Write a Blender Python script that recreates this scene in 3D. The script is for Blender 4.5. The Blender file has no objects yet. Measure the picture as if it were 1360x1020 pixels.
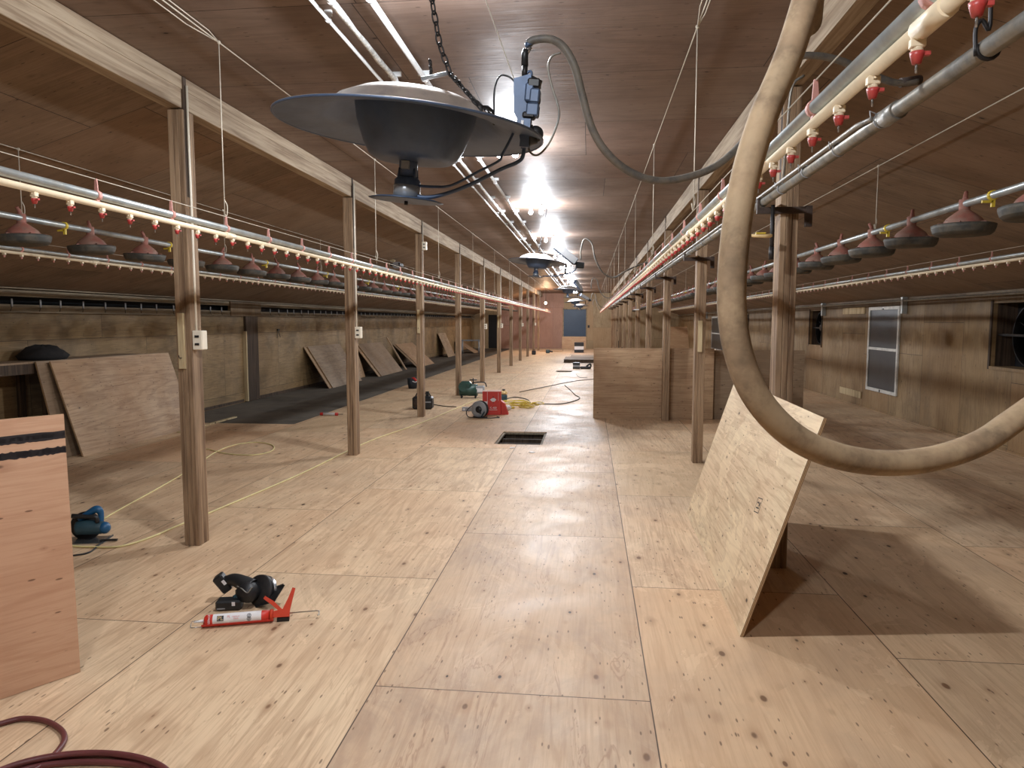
import bpy, math, random
from math import sin, cos, pi, tan, atan, radians, sqrt
from mathutils import Vector, Matrix, Euler
random.seed(7)
S = bpy.context.scene
COL = S.collection

# ------------------------------------------------------------------ camera
F_PX = 943.0
H = 1.65
PITCH = atan((510 - 427) / F_PX)
YAW = atan((783 - 680) / F_PX * cos(PITCH))
cam_d = bpy.data.cameras.new('camera')
cam_d.sensor_width = 36
cam_d.lens = F_PX / 1360 * 36
cam_d.clip_start = 0.05
cam_d.clip_end = 200
cam = bpy.data.objects.new('camera', cam_d)
COL.objects.link(cam)
cam.location = (0, 0, H)
cam.rotation_euler = (pi / 2 - PITCH, 0, YAW)
S.camera = cam
_F = Vector((-sin(YAW) * cos(PITCH), cos(YAW) * cos(PITCH), -sin(PITCH)))
_R = Vector((cos(YAW), sin(YAW), 0))
_U = Vector((-sin(YAW) * sin(PITCH), cos(YAW) * sin(PITCH), cos(PITCH)))


def _ray(x, y):
    return _F + _R * ((x - 680) / F_PX) + _U * ((510 - y) / F_PX)


def at(x, y, Y):
    """point at distance Y down the barn measured off the photograph"""
    d = _ray(x, y)
    return Vector((0, 0, H)) + d * (Y / d.y)


def flr(x, y, z=0.0):
    d = _ray(x, y)
    return Vector((0, 0, H)) + d * ((z - H) / d.z)


# ------------------------------------------------------------------ node helpers
class NT:
    def __init__(s, name, rough=0.6, metal=0.0, spec=0.5):
        s.m = bpy.data.materials.new(name)
        s.m.use_nodes = True
        s.t = s.m.node_tree
        s.b = s.t.nodes['Principled BSDF']
        s.b.inputs['Roughness'].default_value = rough
        s.b.inputs['Metallic'].default_value = metal
        s.b.inputs['Specular IOR Level'].default_value = spec

    def n(s, typ, **kw):
        nd = s.t.nodes.new(typ)
        for k, v in kw.items():
            setattr(nd, k, v)
        return nd

    def put(s, sock, v):
        if isinstance(v, bpy.types.NodeSocket):
            s.t.links.new(v, sock)
        elif isinstance(v, (tuple, list)) and len(v) == 3 and sock.type == 'RGBA':
            sock.default_value = (*v, 1)
        else:
            sock.default_value = v

    def math(s, op, a, b=0.0, c=None):
        nd = s.n('ShaderNodeMath', operation=op)
        s.put(nd.inputs[0], a)
        s.put(nd.inputs[1], b)
        if c is not None:
            s.put(nd.inputs[2], c)
        return nd.outputs[0]

    def mix(s, f, a, b, mode='MIX'):
        nd = s.n('ShaderNodeMix', data_type='RGBA', blend_type=mode)
        s.put(nd.inputs[0], f)
        s.put(nd.inputs[6], a)
        s.put(nd.inputs[7], b)
        return nd.outputs[2]

    def step(s, v, lo, hi, a=0.0, b=1.0):
        nd = s.n('ShaderNodeMapRange', clamp=True, interpolation_type='SMOOTHSTEP')
        s.put(nd.inputs[0], v)
        nd.inputs[1].default_value = lo
        nd.inputs[2].default_value = hi
        nd.inputs[3].default_value = a
        nd.inputs[4].default_value = b
        return nd.outputs[0]

    def xyz(s, v):
        nd = s.n('ShaderNodeSeparateXYZ')
        s.put(nd.inputs[0], v)
        return nd.outputs

    def comb(s, x=0.0, y=0.0, z=0.0):
        nd = s.n('ShaderNodeCombineXYZ')
        for i, v in enumerate((x, y, z)):
            s.put(nd.inputs[i], v)
        return nd.outputs[0]

    def vm(s, op, a, b):
        nd = s.n('ShaderNodeVectorMath', operation=op)
        s.put(nd.inputs[0], a)
        s.put(nd.inputs[1], b)
        return nd.outputs[0]

    def noise(s, v, scale, detail=3.0, rough=0.55, dist=0.0):
        nd = s.n('ShaderNodeTexNoise')
        s.put(nd.inputs['Vector'], v)
        nd.inputs['Scale'].default_value = scale
        nd.inputs['Detail'].default_value = detail
        nd.inputs['Roughness'].default_value = rough
        nd.inputs['Distortion'].default_value = dist
        return nd.outputs[0]

    def white(s, v):
        nd = s.n('ShaderNodeTexWhiteNoise')
        s.put(nd.inputs['Vector'], v)
        return nd.outputs[0]

    def vor(s, v, scale, rnd=1.0):
        nd = s.n('ShaderNodeTexVoronoi')
        s.put(nd.inputs['Vector'], v)
        nd.inputs['Scale'].default_value = scale
        nd.inputs['Randomness'].default_value = rnd
        return nd.outputs['Distance'], nd.outputs['Color']

    def obj(s):
        return s.n('ShaderNodeTexCoord').outputs['Object']

    def rnd(s):
        return s.n('ShaderNodeObjectInfo').outputs['Random']

    def bump(s, h, strength=0.2, dist=0.01):
        nd = s.n('ShaderNodeBump')
        nd.inputs['Strength'].default_value = strength
        nd.inputs['Distance'].default_value = dist
        s.put(nd.inputs['Height'], h)
        s.t.links.new(nd.outputs[0], s.b.inputs['Normal'])

    def base(s, c):
        s.put(s.b.inputs['Base Color'], c)
        return s.m


def srgb(r, g, b):
    f = lambda c: (c / 255 / 12.92) if c / 255 <= .04045 else ((c / 255 + .055) / 1.055) ** 2.4
    return (f(r), f(g), f(b))


def ply(name, light, mid, dark, swap=False, sheets=None, knots=.55, rough=.6, dirt=.3, worn=0.0, seam=True,
        grime=(0.10, 0.08, 0.06), plane='xy', knot_size=.12, contrast=1.0, traffic=False, stain=None, spec=.4, grainscale=1.0):
    """rotary cut plywood; grain runs along local x (y when swap); sheets=(x0, w, len) draws sheet seams"""
    t = NT(name, rough, spec=spec)
    o = t.xyz(t.obj())
    a, b = {'xy': (o[0], o[1]), 'yz': (o[1], o[2]), 'xz': (o[0], o[2])}[plane]
    if swap:
        a, b = b, a            # a runs with the grain
    if sheets:
        x0, w, ln, off0 = sheets
        bb = t.math('DIVIDE', t.math('SUBTRACT', b, x0), w)
        ib = t.math('FLOOR', bb)
        fb = t.math('FRACT', bb)
        offs = t.math('MULTIPLY', t.math('ABSOLUTE', t.math('SINE', t.math('MULTIPLY', ib, 2.7))), ln)
        aa = t.math('DIVIDE', t.math('SUBTRACT', t.math('ADD', a, offs), off0), ln)
        ia = t.math('FLOOR', aa)
        fa = t.math('FRACT', aa)
        r = t.white(t.comb(ia, ib, 3.3))
        r2 = t.white(t.comb(ib, ia, 7.7))
        db = t.math('MULTIPLY', t.math('MINIMUM', fb, t.math('SUBTRACT', 1.0, fb)), w)
        da = t.math('MULTIPLY', t.math('MINIMUM', fa, t.math('SUBTRACT', 1.0, fa)), ln)
        edge = t.math('MINIMUM', da, db)
    else:
        r = t.rnd()
        r2 = t.white(t.comb(r, r, 1.0))
        edge = None
    sh = t.math('MULTIPLY', r, 37.0)
    P = t.comb(t.math('ADD', a, sh), t.math('ADD', b, sh), sh)
    big = t.noise(t.vm('MULTIPLY', P, (.16, 1.5, 1)), 1.2 * grainscale, 4, .6, .6)
    ring = t.math('SINE', t.math('MULTIPLY', big, 75.0))
    ring = t.step(ring, .1, 1.0)
    fine = t.noise(t.vm('MULTIPLY', P, (1.5, 38, 1)), 2.0, 3, .7)
    blotch = t.noise(t.vm('MULTIPLY', P, (1.0, 1.0, 1)), 1.6, 4, .6, .4)
    c = t.mix(t.step(blotch, .3, .7), light, mid)
    c = t.mix(t.math('MULTIPLY', ring, .30 * contrast), c, dark)
    c = t.mix(t.math('MULTIPLY', t.step(fine, .42, .7), .42 * contrast), c, dark)
    # veneer figure patches with a darker rim
    fig = t.noise(t.vm('MULTIPLY', P, (.30, 2.2, 1)), 2.2, 5, .6, .9)
    rim = t.math('SUBTRACT', 1.0, t.step(t.math('ABSOLUTE', t.math('SUBTRACT', fig, .56)), .0, .012))
    c = t.mix(t.math('MULTIPLY', rim, .26 * contrast), c, dark)
    # sheet tint
    c = t.mix(t.math('MULTIPLY', r2, .6), c, t.mix(r, (light[0] * .8, light[1] * .74, light[2] * .66), (mid[0] * 1.1, mid[1] * .92, mid[2] * .8)))
    if worn:
        wn = t.noise(t.vm('MULTIPLY', P, (.6, 1.3, 1)), 1.1, 6, .7, 1.4)
        w1 = t.step(wn, .54, .57)
        c = t.mix(t.math('MULTIPLY', w1, worn), c, tuple(min(1, k * 1.25) for k in light))
        w2 = t.math('SUBTRACT', 1.0, t.step(t.math('ABSOLUTE', t.math('SUBTRACT', wn, .55)), .0, .01))
        c = t.mix(t.math('MULTIPLY', w2, worn * .6), c, dark)
    # dirt
    dn = t.noise(P, .9, 5, .65, .5)
    df = t.math('MULTIPLY', t.step(dn, .45, .75), dirt)
    if traffic:
        cen = t.math('COMPARE', ib, 0.0, .1)
        df = t.math('ADD', df, t.math('MULTIPLY', cen, t.step(t.noise(t.vm('MULTIPLY', P, (.8, 1.2, 1)), 2.4, 6, .7, 1.0),   .38, .7, 0.0, .42)))
        c = t.mix(t.math('MULTIPLY', t.math('MULTIPLY', rim, cen), .5), c, dark)
        c = t.mix(t.math('MULTIPLY', cen, .25), c, srgb(176, 142, 118))
    c = t.mix(df, c, grime)
    # knots
    kv = t.vm('MULTIPLY', P, (1.0, 1.9, 1))
    d1, kc = t.vor(kv, 5.0)
    kr = t.xyz(kc)
    pres = t.math('LESS_THAN', kr[0], knots)
    rad = t.math('ADD', knot_size * .4, t.math('MULTIPLY', t.math('POWER', kr[1], 2.0), knot_size))
    kn = t.math('SUBTRACT', 1.0, t.step(t.math('DIVIDE', d1, rad), .55, 1.0))
    hal = t.math('SUBTRACT', 1.0, t.step(t.math('DIVIDE', d1, rad), .8, 3.0))
    c = t.mix(t.math('MULTIPLY', t.math('MULTIPLY', hal, pres), .35), c, dark)
    kcol = t.mix(t.step(kr[2], .45, .5), tuple(k * .62 for k in dark), tuple(k * .16 for k in dark))
    c = t.mix(t.math('MULTIPLY', kn, pres), c, kcol)
    # small dark ticks
    d2, kc2 = t.vor(t.vm('MULTIPLY', P, (1.0, 3.6, 1)), 9.0)
    kr2 = t.xyz(kc2)
    tk = t.math('MULTIPLY', t.math('SUBTRACT', 1.0, t.step(d2, .10, .17)), t.math('LESS_THAN', kr2[0], knots * .75))
    c = t.mix(t.math('MULTIPLY', tk, .75), c, tuple(k * .4 for k in dark))
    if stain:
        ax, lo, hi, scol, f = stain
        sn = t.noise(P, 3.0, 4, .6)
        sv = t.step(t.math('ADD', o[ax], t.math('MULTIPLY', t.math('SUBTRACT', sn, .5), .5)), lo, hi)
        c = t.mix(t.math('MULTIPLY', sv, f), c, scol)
    if edge is not None and seam:
        c = t.mix(t.math('SUBTRACT', 1.0, t.step(edge, .0012, .0045)), c, tuple(k * .22 for k in dark))
    t.bump(t.math('SUBTRACT', t.math('ADD', fine, t.math('MULTIPLY', ring, .5)), t.math('MULTIPLY', kn, 1.5)), .12, .004)
    t.put(t.b.inputs['Roughness'], t.step(blotch, .2, .8, rough - .08, rough + .12))
    return t.base(c)


def timber(name, light, dark, axis=2, rough=.75, plies=None):
    """sawn timber, grain along the given local axis"""
    t = NT(name, rough, spec=.3)
    ob = t.obj()
    o = t.xyz(ob)
    r = t.math('MULTIPLY', t.rnd(), 50.0)
    sc = [26, 26, 26]
    sc[axis] = 1.1
    P = t.vm('ADD', ob, t.comb(r, r, r))
    g = t.noise(t.vm('MULTIPLY', P, tuple(sc)), 1.0, 5, .65, .4)
    sc2 = [5, 5, 5]
    sc2[axis] = .8
    g2 = t.noise(t.vm('MULTIPLY', P, tuple(sc2)), 1.0, 4, .6)
    c = t.mix(t.step(g, .35, .7), light, dark)
    c = t.mix(t.math('MULTIPLY', t.step(g2, .5, .8), .6), c, tuple(k * .5 for k in dark))
    sc3 = [3.0, 3.0, 3.0]
    sc3[axis] = 1.6
    d, kc = t.vor(t.vm('MULTIPLY', P, tuple(sc3)), 1.0)
    kr = t.xyz(kc)
    kn = t.math('MULTIPLY', t.math('SUBTRACT', 1.0, t.step(d, .05, .1)), t.math('LESS_THAN', kr[0], .6))
    c = t.mix(kn, c, tuple(k * .25 for k in dark))
    t.bump(g, .25, .004)
    return t.base(c)


def plain(name, c, rough=.5, metal=0.0, var=.15, scale=8.0, spec=.5, bump=0.0, dust=None, dustf=.5):
    t = NT(name, rough, metal, spec)
    ob = t.obj()
    nn = t.noise(ob, scale, 4, .6)
    k = t.mix(t.step(nn, .35, .7), c, tuple(max(0, x * (1 - var * 2)) for x in c))
    if dust:
        nz = t.noise(ob, scale * .6, 5, .7)
        k = t.mix(t.math('MULTIPLY', t.step(nz, .4, .6), dustf), k, dust)
    if bump:
        t.bump(nn, bump, .005)
    return t.base(k)


def emit(name, c, s):
    t = NT(name)
    t.base((.9, .9, .9))
    t.put(t.b.inputs['Emission Color'], c)
    t.b.inputs['Emission Strength'].default_value = s
    return t.m


M = {}
M['floor'] = ply('floor_plywood', srgb(224, 198, 164), srgb(212, 182, 148), srgb(156, 118, 88), swap=True,
                 sheets=(-.955, 1.235, 2.36, 3.01), knots=.7, rough=.5, dirt=.30, worn=.22, knot_size=.13, grime=srgb(158, 134, 114), spec=.3, traffic=True)
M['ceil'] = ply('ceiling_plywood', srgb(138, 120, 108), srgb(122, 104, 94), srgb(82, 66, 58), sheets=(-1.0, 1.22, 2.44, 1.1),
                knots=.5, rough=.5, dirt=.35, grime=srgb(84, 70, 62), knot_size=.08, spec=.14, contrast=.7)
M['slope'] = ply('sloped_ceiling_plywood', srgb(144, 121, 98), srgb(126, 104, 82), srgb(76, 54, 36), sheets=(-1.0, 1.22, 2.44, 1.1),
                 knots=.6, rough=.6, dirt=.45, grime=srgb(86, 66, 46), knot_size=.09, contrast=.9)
M['wallleft'] = ply('left_wall_plywood', srgb(158, 132, 94), srgb(140, 116, 80), srgb(86, 66, 42), plane='yz', sheets=(.19, 1.22, 2.44, 1.0),
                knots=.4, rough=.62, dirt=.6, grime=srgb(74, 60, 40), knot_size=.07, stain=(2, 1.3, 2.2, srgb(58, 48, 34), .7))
M['wall'] = ply('wall_plywood', srgb(160, 134, 96), srgb(142, 117, 82), srgb(92, 68, 42), swap=True, plane='yz', sheets=(-.2, 1.22, 2.44, 1.0),
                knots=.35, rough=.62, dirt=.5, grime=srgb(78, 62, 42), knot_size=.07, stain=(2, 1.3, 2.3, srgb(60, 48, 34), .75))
M['endwall'] = ply('end_wall_plywood', srgb(172, 154, 122), srgb(160, 140, 110), srgb(116, 92, 64), plane='xz', swap=True, sheets=(-7.1, 1.22, 2.44, 0.0),
                   knots=.4, rough=.6, dirt=.35, grime=srgb(120, 98, 70), knot_size=.09)
M['endlit'] = ply('warm_lit_end_wall_plywood', srgb(178, 142, 126), srgb(164, 130, 114), srgb(124, 92, 78), plane='xz', swap=True, sheets=(-7.1, 1.22, 2.44, 0.0),
                   knots=.4, rough=.6, dirt=.2, grime=srgb(120, 88, 70), knot_size=.09)  # pinker copy of the end wall: warm bulb's light put into the colour
M['newply'] = ply('fresh_plywood', srgb(206, 178, 142), srgb(198, 160, 126), srgb(158, 112, 80), knots=.5, rough=.55, dirt=.12, worn=.25, knot_size=.10, grime=srgb(160, 130, 96))
M['paleply'] = ply('pale_worn_plywood', srgb(222, 203, 168), srgb(216, 190, 156), srgb(164, 130, 96), knots=.75, rough=.55, dirt=.15, worn=.35, knot_size=.11, grime=srgb(176, 150, 116), contrast=1.0)
M['pinkply'] = ply('pinkish_plywood', srgb(206, 176, 150), srgb(196, 160, 134), srgb(142, 96, 70), knots=.35, rough=.55, dirt=.2, knot_size=.10, grime=srgb(150, 112, 84))
M['brownply'] = ply('brown_plywood', srgb(186, 158, 124), srgb(170, 138, 106), srgb(110, 80, 58), knots=.7, rough=.6, dirt=.3, knot_size=.10, grime=srgb(120, 90, 66))
M['oldply'] = ply('grey_brown_plywood', srgb(160, 140, 116), srgb(146, 124, 100), srgb(100, 80, 62), knots=.3, rough=.65, dirt=.3, grime=srgb(110, 92, 76))
M['oldfloor'] = plain('old_dark_floor', srgb(92, 86, 76), .8, var=.2, scale=2.0, dust=srgb(120, 110, 96), dustf=.25, bump=.2)
t = NT('plywood_edge_layers', .7)
o = t.xyz(t.obj())
w = t.math('FRACT', t.math('MULTIPLY', o[2], 1 / .0072))
M['edge'] = t.base(t.mix(t.step(w, .45, .55), srgb(196, 166, 126), srgb(128, 94, 64)))
M['post'] = timber('weathered_post_timber', srgb(160, 134, 106), srgb(98, 74, 54), 2)
M['beam'] = timber('pale_beam_timber', srgb(178, 160, 136), srgb(134, 114, 92), 1)
M['lath'] = timber('pale_lath_timber', srgb(206, 188, 150), srgb(160, 136, 100), 2)
M['darkwood'] = timber('dark_timber', srgb(84, 68, 54), srgb(50, 40, 32), 2)
M['trimwood'] = timber('grey_trim_timber', srgb(150, 138, 116), srgb(104, 92, 76), 1)
M['galv'] = plain('galvanised_tube', srgb(176, 182, 182), .38, .55, .12, 12, dust=srgb(170, 160, 140), dustf=.3)
M['pvc'] = plain('cream_plastic_pipe', srgb(232, 214, 182), .45, 0, .06, 10)
M['white'] = plain('white_pipe', srgb(222, 224, 224), .4, 0, .08, 12)
M['crust'] = plain('crusted_white_pipe', srgb(226, 226, 222), .8, 0, .25, 40, bump=1.0)
M['greypipe'] = plain('grey_steel_pipe', srgb(136, 134, 128), .42, .35, .2, 14, dust=srgb(150, 138, 118), dustf=.45)
M['pink'] = plain('dusty_pink_plastic', srgb(196, 140, 128), .6, 0, .12, 20)
M['red'] = plain('red_nipple_plastic', srgb(178, 58, 56), .4, 0, .1, 30, dust=srgb(190, 110, 98), dustf=.3)
M['pan'] = plain('dark_feeder_pan', srgb(58, 58, 54), .6, 0, .2, 10, dust=srgb(96, 88, 74), dustf=.6)
M['cone'] = plain('dusty_red_feeder_cone', srgb(150, 94, 80), .7, 0, .12, 12, dust=srgb(142, 116, 100), dustf=.6)
M['yellow'] = plain('yellow_plastic', srgb(214, 186, 60), .5, 0, .1)
M['cord'] = plain('dusty_cord', srgb(196, 186, 168), .8, 0, .1)
M['hose'] = plain('dusty_rubber_hose', srgb(150, 126, 98), .8, 0, .22, 22, dust=srgb(182, 158, 124), dustf=.55, bump=.25)
M['blackhose'] = plain('black_rubber_hose', srgb(92, 90, 86), .55, 0, .1, 20, dust=srgb(132, 122, 108), dustf=.5)
M['bmetal'] = plain('dark_blue_grey_metal', srgb(78, 97, 126), .45, .25, .2, 6, dust=srgb(100, 112, 130), dustf=.3)  # blue lens veil over the heater is mixed into this metal's colour
M['dome'] = plain('dusty_dome_metal', srgb(150, 144, 140), .5, .4, .15, 9, dust=srgb(184, 172, 158), dustf=.6)
M['steel'] = plain('bright_steel', srgb(190, 192, 194), .25, .9, .06)
M['cup'] = plain('brushed_burner_cup', srgb(176, 180, 184), .3, .5, .06)
M['dsteel'] = plain('dark_steel', srgb(56, 54, 54), .5, .6, .2)
M['rust'] = plain('rusty_bracket_steel', srgb(72, 58, 50), .7, .3, .25, 20)
M['black'] = plain('black_plastic', srgb(30, 31, 33), .45, 0, .1)
M['dark'] = plain('dark_void', srgb(22, 23, 26), .8, 0, .1)
M['slot'] = plain('dark_blue_slot', srgb(28, 34, 42), .7, 0, .1)
M['screen'] = plain('dark_window_screen', srgb(44, 48, 52), .35, 0, .12, 4)
M['nightblue'] = plain('dark_blue_door_panel', srgb(36, 62, 88), .5, 0, .06, 2)
M['wframe'] = plain('white_window_frame', srgb(212, 210, 202), .5, 0, .12, 10)
M['ivory'] = plain('ivory_outlet_plastic', srgb(226, 216, 196), .4, 0, .04)
M['ycord'] = plain('yellow_cord', srgb(232, 220, 160), .55, 0, .08)
M['maroon'] = plain('maroon_rubber_hose', srgb(104, 52, 52), .45, 0, .12, 14)
M['orange'] = plain('orange_red_metal', srgb(200, 58, 22), .7, 0, .06)
M['label'] = plain('white_label', srgb(226, 224, 224), .45, 0, .02)
M['redlab'] = plain('red_label', srgb(206, 54, 42), .45, 0, .03)
M['gold'] = plain('tan_ink', srgb(206, 176, 124), .5, 0, .02)
M['pinkink'] = plain('pink_ink', srgb(214, 120, 116), .5, 0, .02)
M['blue'] = plain('blue_tool_plastic', srgb(28, 88, 130), .4, 0, .1)
M['teal'] = plain('dark_teal_tool_plastic', srgb(44, 72, 82), .45, 0, .15)
M['green'] = plain('dark_green_machine_paint', srgb(40, 74, 66), .4, .1, .15)
M['boxred'] = plain('red_carton', srgb(206, 62, 52), .6, 0, .06)
M['carton'] = plain('pale_carton_top', srgb(224, 190, 172), .7, 0, .06)
M['cloth'] = plain('black_cloth', srgb(34, 32, 32), .9, 0, .2, 14, bump=.6)
M['tape'] = plain('black_paint_band', srgb(38, 32, 34), .75, 0, .15)
M['grey'] = plain('grey_plastic', srgb(150, 152, 154), .5, 0, .1)
M['bulb'] = emit('led_bulb_glass', (.72, .88, 1.0), 40)
M['warmbulb'] = emit('warm_bulb_glass', (1.0, .78, .52), 45)
M['paint_red'] = plain('small_red_paint', srgb(190, 40, 34), .5, 0, .05)


# ------------------------------------------------------------------ geometry builder
class MB:
    def __init__(s):
        s.v, s.f, s.mi, s.mats, s.sm = [], [], [], [], []

    def mat(s, m):
        if m not in s.mats:
            s.mats.append(m)
        return s.mats.index(m)

    def add(s, vs, fs, m, smooth=False, X=None):
        n = len(s.v)
        for p in vs:
            p = Vector(p)
            s.v.append(tuple(X @ p) if X else tuple(p))
        k = s.mat(m)
        for f in fs:
            s.f.append(tuple(i + n for i in f))
            s.mi.append(k)
            s.sm.append(smooth)
        return s

    def box(s, lo, hi, m, X=None, bev=0.0, mats=None):
        x0, y0, z0 = lo
        x1, y1, z1 = hi
        if bev:
            b = min(bev, (x1 - x0) / 2.1, (y1 - y0) / 2.1, (z1 - z0) / 2.1)
            vs = []
            for x, sx in ((x0, 1), (x1, -1)):
                for y, sy in ((y0, 1), (y1, -1)):
                    for z, sz in ((z0, 1), (z1, -1)):
                        vs += [(x, y + sy * b, z + sz * b), (x + sx * b, y, z + sz * b), (x + sx * b, y + sy * b, z)]
            I = lambda i, j, k, a: ((i * 2 + j) * 2 + k) * 3 + a
            fs = []
            for i in (0, 1):
                q = [I(i, 0, 0, 0), I(i, 1, 0, 0), I(i, 1, 1, 0), I(i, 0, 1, 0)]
                fs.append(q if i else q[::-1])
                q = [I(0, i, 0, 1), I(0, i, 1, 1), I(1, i, 1, 1), I(1, i, 0, 1)]
                fs.append(q if i else q[::-1])
                q = [I(0, 0, i, 2), I(1, 0, i, 2), I(1, 1, i, 2), I(0, 1, i, 2)]
                fs.append(q if i else q[::-1])
            for i in (0, 1):
                for j in (0, 1):
                    fs.append((I(i, j, 0, 0), I(i, j, 0, 1), I(i, j, 1, 1), I(i, j, 1, 0)) if i == j else (I(i, j, 0, 1), I(i, j, 0, 0), I(i, j, 1, 0), I(i, j, 1, 1)))
                    fs.append((I(i, 0, j, 0), I(i, 0, j, 2), I(i, 1, j, 2), I(i, 1, j, 0)))
                    fs.append((I(0, i, j, 1), I(0, i, j, 2), I(1, i, j, 2), I(1, i, j, 1)))
                    for k in (0, 1):
                        fs.append((I(i, j, k, 0), I(i, j, k, 1), I(i, j, k, 2)))
            return s.add(vs, fs, m, False, X)
        vs = [(x0, y0, z0), (x1, y0, z0), (x1, y1, z0), (x0, y1, z0), (x0, y0, z1), (x1, y0, z1), (x1, y1, z1), (x0, y1, z1)]
        fs = [(0, 3, 2, 1), (4, 5, 6, 7), (0, 1, 5, 4), (1, 2, 6, 5), (2, 3, 7, 6), (3, 0, 4, 7)]
        if mats:
            n = len(s.v)
            for p in vs:
                s.v.append(tuple(X @ Vector(p)) if X else p)
            for f, mm in zip(fs, mats):
                s.f.append(tuple(i + n for i in f))
                s.mi.append(s.mat(mm))
                s.sm.append(False)
            return s
        return s.add(vs, fs, m, False, X)

    def tube(s, pts, r, m, seg=10, smooth_path=0, caps=True, X=None):
        pts = [Vector(p) for p in pts]
        rs = r if isinstance(r, (list, tuple)) else [r] * len(pts)
        if smooth_path:
            q, rr = [], []
            P = [pts[0] * 2 - pts[1]] + pts + [pts[-1] * 2 - pts[-2]]
            for i in range(1, len(P) - 2):
                for k in range(smooth_path):
                    u = k / smooth_path
                    a, b, c, d = P[i - 1], P[i], P[i + 1], P[i + 2]
                    q.append(.5 * ((2 * b) + (c - a) * u + (2 * a - 5 * b + 4 * c - d) * u * u + (3 * b - a - 3 * c + d) * u ** 3))
                    rr.append(rs[i - 1] * (1 - u) + rs[i] * u)
            q.append(pts[-1])
            rr.append(rs[-1])
            pts, rs = q, rr
        vs, fs = [], []
        T = (pts[1] - pts[0]).normalized()
        N = T.orthogonal().normalized()
        for i, p in enumerate(pts):
            if i == 0:
                T2 = (pts[1] - pts[0]).normalized()
            elif i == len(pts) - 1:
                T2 = (pts[i] - pts[i - 1]).normalized()
            else:
                T2 = ((pts[i + 1] - p).normalized() + (p - pts[i - 1]).normalized())
                T2 = T2.normalized() if T2.length > 1e-6 else T
            N = (T.rotation_difference(T2) @ N)
            N = (N - T2 * N.dot(T2)).normalized()
            T = T2
            B = T.cross(N)
            for k in range(seg):
                a = 2 * pi * k / seg
                vs.append(p + (N * cos(a) + B * sin(a)) * rs[i])
        for i in range(len(pts) - 1):
            for k in range(seg):
                k2 = (k + 1) % seg
                fs.append((i * seg + k, i * seg + k2, (i + 1) * seg + k2, (i + 1) * seg + k))
        s.add(vs, fs, m, True, X)
        if caps:
            n = len(s.v) - len(vs)
            k = s.mat(m)
            s.f.append(tuple(n + j for j in range(seg))[::-1])
            s.f.append(tuple(n + (len(pts) - 1) * seg + j for j in range(seg)))
            s.mi += [k, k]
            s.sm += [False, False]
        return s

    def lathe(s, prof, m, seg=28, X=None, smooth=True):
        vs, fs = [], []
        for r, z in prof:
            for k in range(seg):
                a = 2 * pi * k / seg
                vs.append((max(r, 1e-4) * cos(a), max(r, 1e-4) * sin(a), z))
        for i in range(len(prof) - 1):
            for k in range(seg):
                k2 = (k + 1) % seg
                fs.append((i * seg + k, i * seg + k2, (i + 1) * seg + k2, (i + 1) * seg + k))
        return s.add(vs, fs, m, smooth, X)

    def prism(s, poly, z0, z1, m, X=None, side=None):
        """polygon in local xy extruded in z"""
        n = len(poly)
        vs = [(x, y, z0) for x, y in poly] + [(x, y, z1) for x, y in poly]
        s.add(vs, [tuple(range(n))[::-1], tuple(range(n, 2 * n))], m, False, X)
        b = len(s.v) - 2 * n
        k = s.mat(side or m)
        for i in range(n):
            j = (i + 1) % n
            s.f.append((b + i, b + j, b + n + j, b + n + i))
            s.mi.append(k)
            s.sm.append(False)
        return s

    def ball(s, c, r, m, seg=12, rings=8, sc=(1, 1, 1), X=None):
        prof = [(r * sin(pi * i / rings), -r * cos(pi * i / rings)) for i in range(rings + 1)]
        Y = Matrix.Translation(c) @ Matrix.Diagonal((*sc, 1))
        return s.lathe(prof, m, seg, (X @ Y) if X else Y)

    def mesh(s, name):
        me = bpy.data.meshes.new(name)
        me.from_pydata(s.v, [], s.f)
        for m in s.mats:
            me.materials.append(M[m])
        me.polygons.foreach_set('material_index', s.mi)
        me.polygons.foreach_set('use_smooth', s.sm)
        me.update()
        return me

    def build(s, name, parent=None, loc=None, mw=None):
        o = bpy.data.objects.new(name, s.mesh(name))
        COL.objects.link(o)
        if mw is not None:
            o.matrix_world = mw
        if loc is not None:
            o.location = loc
        if parent:
            o.parent = parent
        return o


def tag(o, label=None, cat=None, group=None, kind=None):
    if label:
        o['label'] = label
    if cat:
        o['category'] = cat
    if group:
        o['group'] = group
    if kind:
        o['kind'] = kind
    return o


def struct(o):
    o['kind'] = 'structure'
    return o


def empty(name, loc, label, cat, group=None, rot=(0, 0, 0)):
    o = bpy.data.objects.new(name, None)
    o.empty_display_size = .1
    COL.objects.link(o)
    o.location = loc
    o.rotation_euler = rot
    return tag(o, label, cat, group)


def child(name, me, parent, loc=(0, 0, 0), rot=(0, 0, 0)):
    o = bpy.data.objects.new(name, me)
    COL.objects.link(o)
    o.parent = parent
    o.location = loc
    o.rotation_euler = rot
    return o


def text(name, s, size, m, parent, mw, align='CENTER', sx=1.0):
    cu = bpy.data.curves.new(name, 'FONT')
    cu.body = s
    cu.size = size
    cu.align_x = align
    cu.align_y = 'CENTER'
    cu.extrude = .0002
    tmp = bpy.data.objects.new(name + '_tmp', cu)
    COL.objects.link(tmp)
    bpy.context.view_layer.update()
    me = bpy.data.meshes.new_from_object(tmp.evaluated_get(bpy.context.evaluated_depsgraph_get()))
    bpy.data.objects.remove(tmp)
    me.materials.clear()
    me.materials.append(M[m])
    o = bpy.data.objects.new(name, me)
    COL.objects.link(o)
    o.parent = parent
    o.matrix_local = mw @ Matrix.Diagonal((sx, 1, 1, 1))
    return o


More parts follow.
